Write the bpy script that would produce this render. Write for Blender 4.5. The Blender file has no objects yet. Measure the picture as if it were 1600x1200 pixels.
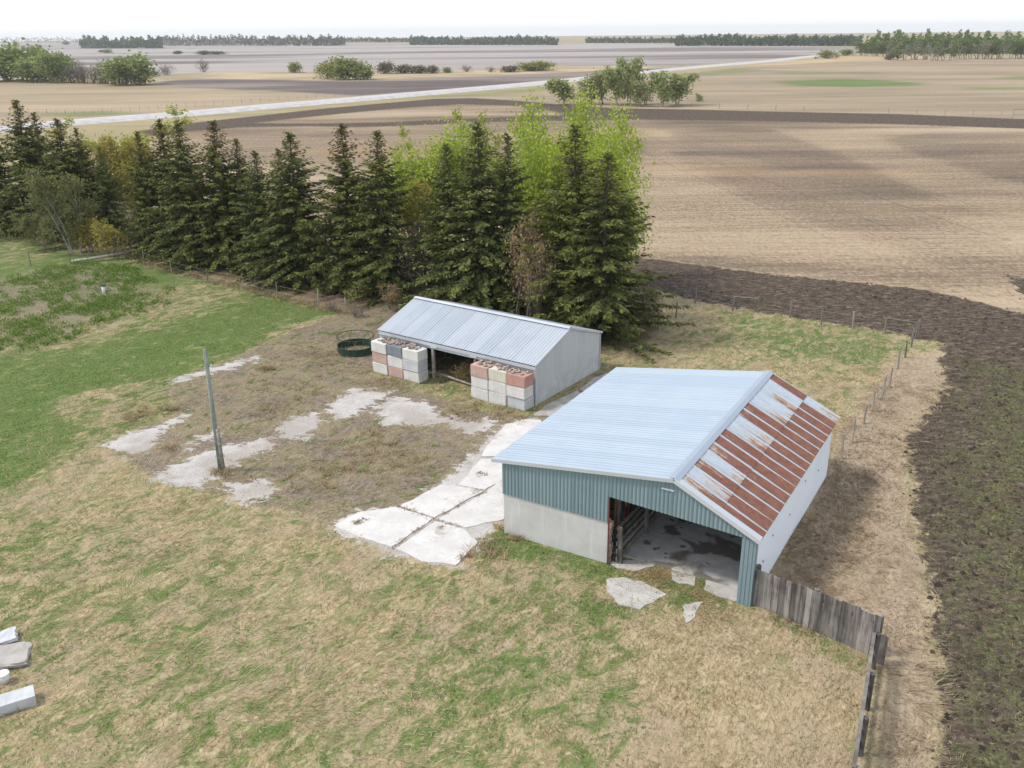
import bpy, bmesh, math, random
import numpy as np
from mathutils import Matrix, Vector

# ---------------------------------------------------------------- camera, sky, sun
sc = bpy.context.scene
COL = sc.collection
F_PX, HZ, ROLL, CH = 1420.0, 50.0, 0.010, 18.0
PITCH = math.atan((600 - HZ) / F_PX)
_cp, _sp, _cr, _sr = math.cos(PITCH), math.sin(PITCH), math.cos(ROLL), math.sin(ROLL)
FW = np.array([0, _cp, -_sp]); _U0 = np.array([0, _sp, _cp]); _R0 = np.array([1.0, 0, 0])
RT = _cr * _R0 - _sr * _U0
UP = _cr * _U0 + _sr * _R0
cam = bpy.data.cameras.new('camera'); cam.sensor_width = 36; cam.lens = F_PX / 1600 * 36
cam.clip_start = 0.5; cam.clip_end = 20000
camo = bpy.data.objects.new('camera', cam); COL.objects.link(camo)
M4 = Matrix.Identity(4)
for i in range(3):
    M4[i][0] = RT[i]; M4[i][1] = UP[i]; M4[i][2] = -FW[i]
M4[2][3] = CH
camo.matrix_world = M4
sc.camera = camo

SUN_EL, SUN_AZ = math.radians(52.4), math.radians(2.4)      # AZ: heading of the shadows from +X
w = bpy.data.worlds.new('World'); sc.world = w; w.use_nodes = True
nt = w.node_tree
sky = nt.nodes.new('ShaderNodeTexSky'); sky.sky_type = 'NISHITA'; sky.sun_disc = False
sky.sun_elevation = SUN_EL; sky.sun_rotation = math.radians(-90 - 2.4)
sky.dust_density = 1.0; sky.air_density = 1.0; sky.ozone_density = 1.0
nt.nodes['Background'].inputs['Strength'].default_value = 0.14
veil = nt.nodes.new('ShaderNodeMix'); veil.data_type = 'RGBA'; veil.inputs['Factor'].default_value = .6     # even thin cloud over the whole sky
veil.inputs[7].default_value = (7.6, 7.9, 8.4, 1)
nt.links.new(sky.outputs[0], veil.inputs[6]); nt.links.new(veil.outputs[2], nt.nodes['Background'].inputs['Color'])
sl = bpy.data.lights.new('sun', 'SUN'); sl.energy = 2.2; sl.angle = math.radians(9); sl.color = (1.0, 0.95, 0.88)
so = bpy.data.objects.new('sun', sl); COL.objects.link(so)
sd_ = Vector((math.cos(SUN_AZ) * math.cos(SUN_EL), math.sin(SUN_AZ) * math.cos(SUN_EL), -math.sin(SUN_EL)))
so.rotation_euler = sd_.to_track_quat('-Z', 'Y').to_euler(); so.location = (-40, 30, 60)
vs = sc.view_settings; vs.view_transform = 'Standard'; vs.look = 'None'; vs.gamma = 1.0; vs.exposure = 0.36
sc.render.engine = 'CYCLES'

rng = np.random.default_rng(7)
random.seed(7)

# ---------------------------------------------------------------- geometry helpers
def G(x, y, z=0.0):
    d = RT * (x - 800) / F_PX + UP * (600 - y) / F_PX + FW
    return np.array([0, 0, CH]) + d * (z - CH) / d[2]
def G2(x, y, z=0.0): return G(x, y, z)[:2]
def on_plane(x, y, p0, dh):
    n = np.array([-dh[1], dh[0], 0]); d = RT * (x - 800) / F_PX + UP * (600 - y) / F_PX + FW
    o = np.array([0, 0, CH]); t = n @ (np.array([p0[0], p0[1], 0]) - o) / (n @ d); return o + d * t
def height_at(p, y):          # height over ground point p whose picture row is y
    lo, hi = -1.0, 40.0
    for _ in range(40):
        m = (lo + hi) / 2; P = np.array([p[0], p[1], m]) - [0, 0, CH]
        yy = 600 - F_PX * (P @ UP) / (P @ FW)
        if yy > y: lo = m
        else: hi = m
    return lo

def tag(o, label=None, cat=None, group=None, kind=None):
    if label: o['label'] = label
    if cat: o['category'] = cat
    if group: o['group'] = group
    if kind: o['kind'] = kind
    return o
def empty(name, loc=(0, 0, 0), rz=0.0, label=None, cat=None, group=None):
    o = bpy.data.objects.new(name, None); COL.objects.link(o); o.location = loc; o.rotation_euler = (0, 0, rz)
    o.empty_display_size = 0.3
    return tag(o, label, cat, group)
def link(name, me, mat=None, parent=None, loc=None):
    o = bpy.data.objects.new(name, me); COL.objects.link(o)
    if mat is not None and not me.materials: me.materials.append(mat)
    if parent: o.parent = parent
    if loc is not None: o.location = loc
    return o
def np_mesh(name, V, Fc, attrs=None, smooth=False):
    V = np.asarray(V, np.float32); Fc = np.asarray(Fc, np.int32)
    me = bpy.data.meshes.new(name)
    n, k = Fc.shape
    me.vertices.add(len(V)); me.vertices.foreach_set('co', V.ravel())
    me.loops.add(n * k); me.loops.foreach_set('vertex_index', Fc.ravel())
    me.polygons.add(n); me.polygons.foreach_set('loop_start', np.arange(0, n * k, k, dtype=np.int32))
    me.polygons.foreach_set('loop_total', np.full(n, k, np.int32))
    if smooth: me.polygons.foreach_set('use_smooth', np.ones(n, bool))
    me.update(calc_edges=True)
    for an, (kind, data) in (attrs or {}).items():
        a = me.attributes.new(an, kind, 'POINT')
        key = 'color' if kind == 'FLOAT_COLOR' else 'value'
        a.data.foreach_set(key, np.asarray(data, np.float32).ravel())
    return me
class MB:
    "collects quads / polygons for ONE mesh"
    def __init__(s): s.v = []; s.f = []
    def add(s, vs_, fs):
        b = len(s.v); s.v += [tuple(map(float, p)) for p in vs_]; s.f += [tuple(b + i for i in f) for f in fs]; return s
    def box(s, x0, x1, y0, y1, z0, z1, M=None):
        p = [(x, y, z) for z in (z0, z1) for y in (y0, y1) for x in (x0, x1)]
        if M is not None: p = [tuple(M @ Vector(q)) for q in p]
        return s.add(p, [(0, 2, 3, 1), (4, 5, 7, 6), (0, 1, 5, 4), (2, 6, 7, 3), (0, 4, 6, 2), (1, 3, 7, 5)])
    def beam(s, a, b, wd, ht, up=(0, 0, 1)):
        a, b = Vector(a), Vector(b); d = (b - a).normalized(); u = Vector(up)
        if abs(d.dot(u)) > .98: u = Vector((0, 1, 0))
        r = d.cross(u).normalized(); u = r.cross(d)
        p = [q + r * i * wd / 2 + u * j * ht / 2 for q in (a, b) for j in (-1, 1) for i in (-1, 1)]
        return s.add(p, [(0, 1, 3, 2), (4, 6, 7, 5), (0, 4, 5, 1), (2, 3, 7, 6), (0, 2, 6, 4), (1, 5, 7, 3)])
    def tube(s, pts, rad, n=8, cap=True):
        pts = [Vector(p) for p in pts]; rad = rad if hasattr(rad, '__len__') else [rad] * len(pts)
        b = len(s.v)
        for i, p in enumerate(pts):
            d = (pts[min(i + 1, len(pts) - 1)] - pts[max(i - 1, 0)]).normalized()
            u = Vector((0, 0, 1)) if abs(d.z) < .9 else Vector((1, 0, 0))
            r = d.cross(u).normalized(); u = r.cross(d)
            for k in range(n):
                a = 2 * math.pi * k / n; s.v.append(tuple(p + (r * math.cos(a) + u * math.sin(a)) * rad[i]))
        for i in range(len(pts) - 1):
            for k in range(n):
                k2 = (k + 1) % n; s.f.append((b + i * n + k, b + i * n + k2, b + (i + 1) * n + k2, b + (i + 1) * n + k))
        if cap:
            s.f.append(tuple(b + k for k in reversed(range(n)))); e = b + (len(pts) - 1) * n
            s.f.append(tuple(e + k for k in range(n)))
        return s
    def mesh(s, name, smooth=False):
        me = bpy.data.meshes.new(name); me.from_pydata(s.v, [], s.f)
        if smooth:
            for p in me.polygons: p.use_smooth = True
        me.update(); return me
    def build(s, name, mat, parent=None, smooth=False, loc=None): return link(name, s.mesh(name, smooth), mat, parent, loc)
def bevel(me, amt, seg=1):
    bm = bmesh.new(); bm.from_mesh(me); bmesh.ops.bevel(bm, geom=bm.edges[:], offset=amt, segments=seg, affect='EDGES', profile=.6)
    bm.to_mesh(me); bm.free(); return me

# value noise in numpy
_tab = rng.random((257, 257))
def vnoise(x, y, s=1.0, oct_=3, seed=0):
    out = 0; amp = 1; tot = 0
    x = np.asarray(x) * s + seed * 17.3; y = np.asarray(y) * s + seed * 9.1
    for o in range(oct_):
        xi = np.floor(x).astype(int); yi = np.floor(y).astype(int); fx = x - xi; fy = y - yi
        fx = fx * fx * (3 - 2 * fx); fy = fy * fy * (3 - 2 * fy)
        g = lambda a, b: _tab[a % 257, b % 257]
        out = out + amp * ((g(xi, yi) * (1 - fx) + g(xi + 1, yi) * fx) * (1 - fy) + (g(xi, yi + 1) * (1 - fx) + g(xi + 1, yi + 1) * fx) * fy)
        tot += amp; amp *= .5; x = x * 2.03 + 5.1; y = y * 2.03 + 3.7
    return out / tot
def sdist(px, py, poly):
    "signed distance, + inside; poly in metres"
    P = np.asarray(poly, float); n = len(P); d = np.full(px.shape, 1e18); ins = np.zeros(px.shape, bool)
    for i in range(n):
        ax, ay = P[i]; bx, by = P[(i + 1) % n]
        ex, ey = bx - ax, by - ay; wx, wy = px - ax, py - ay
        t = np.clip((wx * ex + wy * ey) / (ex * ex + ey * ey + 1e-12), 0, 1)
        d = np.minimum(d, (wx - ex * t) ** 2 + (wy - ey * t) ** 2)
        if ay != by:
            ins ^= ((ay > py) != (by > py)) & (px < ex * (py - ay) / (by - ay) + ax)
    d = np.sqrt(d); return np.where(ins, d, -d)
def sstep(a, b, x):
    t = np.clip((x - a) / (b - a), 0, 1); return t * t * (3 - 2 * t)
def poly(*pts): return [G2(*p) for p in pts]

# ---------------------------------------------------------------- material helpers
class NT:
    def __init__(s, name):
        s.m = bpy.data.materials.new(name); s.m.use_nodes = True; s.t = s.m.node_tree
        s.b = s.t.nodes['Principled BSDF']; s.out = s.t.nodes['Material Output']
    def n(s, k): return s.t.nodes.new(k)
    def put(s, sock, v):
        if isinstance(v, bpy.types.NodeSocket): s.t.links.new(v, sock)
        elif isinstance(v, (tuple, list)) and len(v) == 3 and sock.type == 'RGBA': sock.default_value = (*v, 1)
        else: sock.default_value = v
    def attr(s, name, typ='GEOMETRY', col=False):
        a = s.n('ShaderNodeAttribute'); a.attribute_name = name; a.attribute_type = typ
        return a.outputs['Color' if col else 'Fac']
    def pos(s, scale=(1, 1, 1), rot=(0, 0, 0), obj=False):
        g = s.n('ShaderNodeTexCoord').outputs['Object'] if obj else s.n('ShaderNodeNewGeometry').outputs['Position']
        m = s.n('ShaderNodeMapping'); s.t.links.new(g, m.inputs['Vector'])
        m.inputs['Rotation'].default_value = rot; m.inputs['Scale'].default_value = scale
        return m.outputs[0]
    def dirpos(s, theta, along, across):      # stretched along a heading
        g = s.n('ShaderNodeNewGeometry').outputs['Position']; m = s.n('ShaderNodeMapping'); m.vector_type = 'TEXTURE'; s.t.links.new(g, m.inputs['Vector'])
        m.inputs['Rotation'].default_value = (0, 0, theta); m.inputs['Scale'].default_value = (along, across, 1); return m.outputs[0]
    def noise(s, scale, vec=None, detail=3, rough=.55, dist=0, col=False):
        t = s.n('ShaderNodeTexNoise'); t.inputs['Scale'].default_value = scale; t.inputs['Detail'].default_value = detail
        t.inputs['Roughness'].default_value = rough; t.inputs['Distortion'].default_value = dist
        if vec is not None: s.t.links.new(vec, t.inputs['Vector'])
        return t.outputs['Color' if col else 'Fac']
    def voro(s, scale, vec=None, feat='F1', out='Distance'):
        t = s.n('ShaderNodeTexVoronoi'); t.feature = feat; t.inputs['Scale'].default_value = scale
        if vec is not None: s.t.links.new(vec, t.inputs['Vector'])
        return t.outputs[out]
    def math(s, op, a, b=0.0, c=None, clamp=False):
        t = s.n('ShaderNodeMath'); t.operation = op; t.use_clamp = clamp; s.put(t.inputs[0], a); s.put(t.inputs[1], b)
        if c is not None: s.put(t.inputs[2], c)
        return t.outputs[0]
    def step(s, x, a, b):      # smooth map a..b -> 0..1
        t = s.n('ShaderNodeMapRange'); t.interpolation_type = 'SMOOTHSTEP'; s.put(t.inputs['Value'], x)
        t.inputs['From Min'].default_value = a; t.inputs['From Max'].default_value = b; return t.outputs[0]
    def mix(s, f, a, b, mode='MIX'):
        t = s.n('ShaderNodeMix'); t.data_type = 'RGBA'; t.blend_type = mode
        s.put(t.inputs['Factor'], f); s.put(t.inputs[6], a); s.put(t.inputs[7], b); return t.outputs[2]
    def ramp(s, x, stops):
        t = s.n('ShaderNodeValToRGB'); s.put(t.inputs[0], x); r = t.color_ramp
        while len(r.elements) < len(stops): r.elements.new(.5)
        for e, (p, c) in zip(r.elements, stops): e.position = p; e.color = (*c, 1)
        return t.outputs[0]
    def bump(s, h, strength=.5, dist=.02):
        t = s.n('ShaderNodeBump'); t.inputs['Strength'].default_value = strength; t.inputs['Distance'].default_value = dist
        s.put(t.inputs['Height'], h); s.t.links.new(t.outputs[0], s.b.inputs['Normal'])
    def fin(s, col=None, rough=.8, metal=0.0, spec=.3):
        if col is not None: s.put(s.b.inputs['Base Color'], col)
        s.put(s.b.inputs['Roughness'], rough); s.put(s.b.inputs['Metallic'], metal); s.b.inputs['Specular IOR Level'].default_value = spec
        return s.m
def simple(name, c1, c2, scale=3.0, rough=.8, stretch=(1, 1, 1), bump=0.0, metal=0.0, spec=.3, bd=.02, contrast=(.3, .7)):
    t = NT(name); n = t.noise(scale, t.pos(stretch, obj=True), 4, .6)
    f = t.step(n, *contrast)
    if bump: t.bump(n, bump, bd)
    return t.fin(t.mix(f, c1, c2), rough, metal, spec)
MAT = {}

# ================================================================ TERRAIN
def axis(lo, hi, step, grow, lim_lo, lim_hi):
    a = list(np.arange(lo, hi, step)); x = a[-1]
    while x < lim_hi: x += max(step, grow * (x - hi) + step); a.append(x)
    b = []; x = a[0]
    while x > lim_lo: x -= max(step, grow * (lo - x) + step); b.append(x)
    return np.array(b[::-1] + a)
gx = axis(-33, 24, .25, .035, -3200, 3200)
gy = []; y = 6.0
while y < 4200:
    gy.append(y); y += .25 if 16 < y < 72 else (.5 if y <= 16 else max(.25, .0135 * y - .72))
gy = np.array(gy)
X, Y = np.meshgrid(gx, gy); X = X.ravel(); Y = Y.ravel()
# field polygons, traced as picture points and laid on the ground
soil_top = [(985, 402), (1050, 408), (1100, 414), (1200, 428), (1330, 440), (1440, 452), (1530, 472), (1600, 490), (1750, 515), (2300, 590)]
soil_near = poly(*soil_top, (2300, 1400), (1490, 1400), (1470, 1134), (1462, 1050), (1455, 960), (1440, 860), (1425, 760), (1412, 680), (1440, 650),
                 (1478, 605), (1465, 565), (1478, 540), (1400, 521), (1300, 505), (1200, 490), (1100, 472), (1040, 458), (985, 440))
soil_isl = poly((1562, 424), (1600, 436), (1800, 480), (1800, 500), (1600, 470), (1585, 455))
weeds_p = poly((1500, 560), (1800, 600), (2300, 700), (2300, 1300), (1500, 1300), (1478, 1134), (1478, 1000), (1462, 850), (1490, 680), (1520, 620))
strip_lo = [(225, 214), (300, 205), (380, 199), (480, 197), (560, 199), (650, 196), (750, 191), (900, 189), (1000, 187), (1200, 190), (1400, 194), (1600, 201), (2300, 232)]
strip_hi = [(2300, 214), (1600, 186), (1400, 178), (1200, 174), (1080, 171), (960, 169), (900, 166), (820, 158), (740, 153), (680, 154), (600, 161), (500, 170), (400, 181), (300, 192), (215, 205)]
strip_far = poly(*strip_lo, *strip_hi)
strip_isl = poly((400, 192), (480, 183), (560, 175), (640, 168), (720, 163), (800, 165), (860, 173), (880, 180), (750, 184), (600, 191), (480, 193))
stubble = poly((120, 240), *strip_lo, *soil_top[::-1], (700, 440), (400, 430), (120, 330))
past_l = poly((-700, 185), (-700, 138), (0, 128), (100, 131), (230, 132), (300, 137), (430, 142), (545, 147), (560, 153), (400, 165), (250, 180), (70, 196), (-700, 260))
past_r = poly((560, 165), (700, 151), (850, 138), (1000, 122), (1200, 102), (1290, 93), (1440, 95), (1600, 92), (2300, 97), (2300, 214), *strip_hi[1:10])
darkf = poly((225, 131), (300, 123), (420, 125), (540, 127), (640, 124), (760, 119), (1000, 108), (1060, 106), (1000, 111), (850, 126), (700, 139), (560, 149), (430, 142), (300, 137))
farf = poly((-2500, 160), (-900, 134), (0, 124), (230, 119), (330, 113), (540, 113), (700, 111), (860, 103), (1000, 104), (1060, 103), (1150, 97), (1290, 84), (1345, 74), (1200, 69.5), (800, 68), (0, 66.5), (-2500, 88))
slough = poly((-300, 128), (225, 128), (330, 113), (540, 113), (700, 111), (860, 103), (1000, 104), (1060, 103), (1000, 109), (760, 119), (640, 124), (540, 127), (300, 123))
reeds_r = poly((1150, 104), (1230, 95), (1300, 88), (1440, 86), (1450, 91), (1390, 95), (1300, 97), (1220, 101))
dirt_p = poly((160, 693), (270, 652), (262, 610), (320, 576), (440, 524), (500, 500), (545, 488), (620, 470), (700, 520), (580, 585), (735, 640), (840, 650), (940, 580), (980, 600), (800, 720), (770, 770), (640, 808),
              (540, 825), (470, 800), (400, 790), (330, 770), (235, 745))
conc_p = [poly(*p) for p in (
    [(162, 694), (190, 680), (248, 664), (264, 670), (232, 700), (200, 714)], [(255, 660), (290, 646), (293, 652), (262, 665)],
    [(268, 592), (330, 575), (402, 556), (405, 563), (340, 582), (273, 598)], [(280, 702), (333, 674), (341, 680), (292, 706)],
    [(236, 742), (300, 716), (345, 699), (420, 684), (422, 700), (352, 730), (356, 746), (300, 761), (268, 757)],
    [(358, 756), (410, 750), (430, 766), (390, 786), (364, 783)], [(428, 680), (460, 648), (490, 646), (509, 660), (480, 682), (445, 690)],
    [(508, 642), (545, 607), (612, 611), (592, 625), (560, 646), (530, 656)],
    [(583, 642), (610, 620), (650, 622), (690, 648), (722, 655), (785, 655), (742, 682), (702, 664), (640, 664), (600, 662)],
    [(735, 716), (752, 690), (790, 658), (838, 652), (850, 676), (800, 740), (745, 790), (700, 800), (640, 800), (690, 752)],
    [(515, 824), (560, 798), (640, 790), (780, 740), (787, 812), (747, 852), (712, 886), (600, 866)])]
garden = poly((-60, 455), (30, 425), (120, 412), (200, 420), (262, 455), (250, 480), (170, 500), (90, 535), (-60, 560))
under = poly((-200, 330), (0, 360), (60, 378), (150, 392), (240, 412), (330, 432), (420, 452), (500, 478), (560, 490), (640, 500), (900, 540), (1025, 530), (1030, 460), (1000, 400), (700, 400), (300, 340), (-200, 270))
bare_pink = poly((1000, 985), (1060, 962), (1180, 960), (1350, 1030), (1345, 1300), (980, 1300), (1010, 1080))
bank = poly((1290, 700), (1400, 560), (1480, 545), (1478, 605), (1430, 660), (1412, 690), (1440, 860), (1462, 1050), (1470, 1300), (1345, 1300), (1370, 1030), (1180, 940))
lawn = [  # (polygon, greenness, softness m)
    (poly((-300, 380), (0, 365), (80, 385), (200, 408), (330, 440), (420, 460), (525, 487), (440, 522), (330, 572), (262, 600), (250, 640), (160, 690), (60, 760), (-300, 850)), 1.02, 1.5),
    (poly((40, 600), (170, 560), (330, 500), (420, 470), (430, 480), (330, 540), (200, 590), (60, 660), (0, 680), (0, 620)), 1.15, 2.0),
    (poly((-50, 480), (150, 470), (290, 445), (420, 455), (300, 490), (150, 530), (-50, 570)), .6, 2.0),
    (poly((-60, 380), (60, 372), (110, 395), (40, 410), (-60, 420)), .8, 1.0),
    (poly((20, 760), (140, 690), (240, 730), (300, 770), (520, 830), (640, 880), (560, 930), (300, 850), (100, 830)), .42, 1.5),
    (poly((130, 690), (60, 640), (160, 605), (250, 590), (240, 650)),   .6, 1.0),
    (poly((740, 850), (780, 826), (880, 858), (960, 876), (990, 890), (900, 895), (760, 870)), .95, .5),
    (poly((860, 930), (930, 940), (985, 960), (960, 985), (900, 970)), 1.0, .5),
    (poly((560, 935), (720, 880), (860, 915), (880, 960), (840, 1010), (700, 960)), .55, 1.2),
    (poly((640, 1000), (760, 990), (840, 1040), (900, 1140), (640, 1160)), .70, 1.2),
    (poly((880, 990), (1000, 985), (1010, 1060), (980, 1130), (900, 1110)), .60, .8),
    (poly((0, 780), (60, 800), (200, 840), (330, 900), (240, 960), (100, 900), (-80, 880)), .58, 1.5),
    (poly((60, 900), (160, 930), (130, 990), (-100, 990), (-100, 900)), .60, 1.0),
    (poly((1000, 925), (1060, 915), (1100, 935), (1060, 985), (1010, 960)), .8, .5),
    (poly((1140, 490), (1260, 505), (1390, 540), (1370, 580), (1240, 560), (1180, 530)), .75, 1.2),
    (poly((1230, 580), (1330, 570), (1360, 600), (1320, 640), (1260, 610)), .4, 1.0),
    (bank, .0, .6), (bare_pink, .12, 1.0)]
W8 = {}
big = vnoise(X, Y, .11, 3, 1); med = vnoise(X, Y, .55, 3, 2)
green = np.full(X.shape, .49) + (big - .5) * .9
for P, v, s in lawn:
    k = sstep(-s, s, sdist(X, Y, P) + (med - .5) * 2.2 * s); green = green * (1 - k) + v * k
sd_conc = np.max([sdist(X, Y, P) for P in conc_p], axis=0)
sd_dirt = sdist(X, Y, dirt_p)
sd_gard = sdist(X, Y, garden); sd_und = sdist(X, Y, under)
sd_soil = np.maximum(sdist(X, Y, soil_near), sdist(X, Y, soil_isl))
sd_weed = sdist(X, Y, weeds_p)
sd_strip = np.minimum(sdist(X, Y, strip_far), -sdist(X, Y, strip_isl))
sd_stub = np.maximum(sdist(X, Y, stubble), sdist(X, Y, strip_isl))
sd_pl, sd_pr, sd_dk, sd_ff, sd_sl = [sdist(X, Y, P) for P in (past_l, past_r, darkf, farf, slough)]
sd_rd = sdist(X, Y, reeds_r)
sd_bank = sdist(X, Y, bank)
# dark swathes across the stubble (worked ground of its own colour)
tone = .46 + (vnoise(X * .45 + Y * .12, Y * 1.3, .035, 3, 5) - .5) * .8 + (vnoise(X * .3 + Y * .1, Y * 1.4, .13, 3, 6) - .5) * .9
for P, v, sf in ((poly((300, 205), (600, 200), (950, 195), (1030, 215), (1020, 260), (960, 330), (600, 300), (300, 240)), .80, 5),
             (poly((960, 250), (1040, 232), (1080, 262), (1150, 300), (1260, 345), (1380, 385), (1500, 430), (1250, 410), (1100, 395), (1000, 390), (985, 320)), .16, 2),
             (poly((1100, 262), (1200, 258), (1300, 285), (1440, 332), (1600, 385), (1900, 470), (1900, 500), (1560, 430), (1400, 388), (1250, 338), (1150, 298)), .74, 2.5),
             (poly((1040, 204), (1120, 196), (1200, 203), (1260, 220), (1340, 255), (1460, 305), (1380, 302), (1260, 268), (1180, 250), (1100, 242), (1060, 227)), .88, 2),
             (poly((1200, 200), (1370, 205), (1390, 225), (1470, 254), (1600, 290), (1900, 350), (1900, 420), (1600, 350), (1440, 298), (1340, 252), (1260, 220)), .20, 1.5),
             (poly((1384, 218), (1450, 207), (1600, 205), (1900, 215), (1900, 340), (1650, 290), (1560, 270), (1470, 248), (1410, 232)), .85, 1.2)):
    k = sstep(-sf, sf, sdist(X, Y, P) + (vnoise(X, Y, .12, 2, 8) - .5) * sf) * .38; tone = tone * (1 - k) + v * k
# far fields: own colours
FC = np.zeros((len(X), 4)); FC[:, 3] = 1
nA = vnoise(X * .35, Y, .012, 4, 11); nB = vnoise(X * .25, Y, .05, 4, 12); nC = vnoise(X, Y, .06, 3, 13)
def setc(sdv, soft, c1, c2, f):
    k = sstep(-soft, soft, sdv)[:, None]; c = np.array(c1)[None] * (1 - f[:, None]) + np.array(c2)[None] * f[:, None]
    FC[:, :3] = FC[:, :3] * (1 - k) + c * k
FC[:, :3] = np.array((.36, .28, .17))[None] * (1 - nC[:, None] * .5) + np.array((.20, .22, .09)) * nC[:, None] * .5
setc(sd_pr, 3, (.345, .268, .18), (.265, .21, .142), sstep(.3, .7, nB))
setc(sd_pl, 3, (.37, .285, .19), (.29, .235, .15), sstep(.3, .7, nB))
setc(sd_sl, 4, (.44, .34, .21), (.30, .24, .15), sstep(.3, .7, nC))
setc(sd_rd, 4, (.44, .34, .20), (.38, .28, .16), sstep(.3, .7, nC))
setc(sd_dk, 3, (.13, .105, .095), (.24, .195, .165), sstep(.35, .65, nB))
ffn = vnoise(X * .10, Y * .55, .035, 3, 14); ffm = vnoise(X * .2, Y, .006, 3, 15)
setc(sd_ff, 6, (.355, .32, .29), (.14, .115, .10), np.clip(sstep(.5, .72, ffn) * .75 + sstep(.5, .8, ffm) * .3, 0, 1))
for P, v in ((poly((1225, 128), (1320, 124), (1440, 129), (1445, 134), (1330, 137), (1240, 134)), .9), (poly((1210, 112), (1360, 112), (1370, 117), (1230, 118)), .35), (poly((1550, 118), (1700, 116), (1700, 128), (1560, 124)), .6),
             (poly((1500, 136), (1700, 136), (1700, 143), (1520, 141)), .55), (poly((560, 158), (760, 143), (880, 132), (880, 142), (760, 150), (640, 157)), .45), (poly((1000, 121), (1150, 108), (1220, 110), (1100, 118)), .5),
             (poly((90, 178), (180, 170), (200, 176), (120, 186)), .6), (poly((300, 137), (430, 142), (545, 148), (430, 147)), .4)):
    k = (sstep(-5, 6, sdist(X, Y, P) + (nB - .5) * 18) * v)[:, None]; FC[:, :3] = FC[:, :3] * (1 - k) + np.array((.115, .175, .05)) * k
w_far = sstep(-2, 2, np.maximum.reduce([sd_pl, sd_pr, sd_dk, sd_ff, sd_sl, sd_rd, Y - 225 - np.abs(X) * .0]))
wet = sstep(.0, 1.0, sd_soil)
near = 1 - sstep(60, 90, Y)
Z = (vnoise(X, Y, .9, 2, 21) - .5) * .035 * near
clod = np.clip(sd_soil * 1.2, 0, 1) * near
Z += clod * ((vnoise(X, Y, 1.9, 2, 22) - .5) * .22 + .02)
tus = sstep(0, 1.2, sd_bank) * near
Z += tus * (vnoise(X, Y, 1.1, 2, 23) - .45) * .22
keep = np.minimum(sstep(.3, 1.5, -sd_conc), 1)
Z *= keep
bu = np.array([math.cos(math.radians(-31)), math.sin(math.radians(-31))]); bv = np.array([-bu[1], bu[0]])
BA = np.array([-.35, 30.62])
lu = (X - BA[0]) * bu[0] + (Y - BA[1]) * bu[1]; lv = (X - BA[0]) * bv[0] + (Y - BA[1]) * bv[1]
ins = (lu > -.6) & (lu < 10.2) & (lv > -2.2) & (lv < 11.5); Z[ins] = np.minimum(Z[ins], 0) * .3 - .012
su_ = np.array([math.cos(math.radians(-35.6)), math.sin(math.radians(-35.6))]); sv2 = np.array([-su_[1], su_[0]]); SA = np.array([1.25, 43.5])
lu2 = (X - SA[0]) * su_[0] + (Y - SA[1]) * su_[1]; lv2 = (X - SA[0]) * sv2[0] + (Y - SA[1]) * sv2[1]
ins = (lu2 > -11.3) & (lu2 < .6) & (lv2 > -1.6) & (lv2 < 7); Z[ins] = np.minimum(Z[ins], 0) * .3 - .012
Z += (vnoise(X, Y, .006, 2, 24) - .5) * 1.0 * sstep(130, 420, Y) * 0.6

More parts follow.
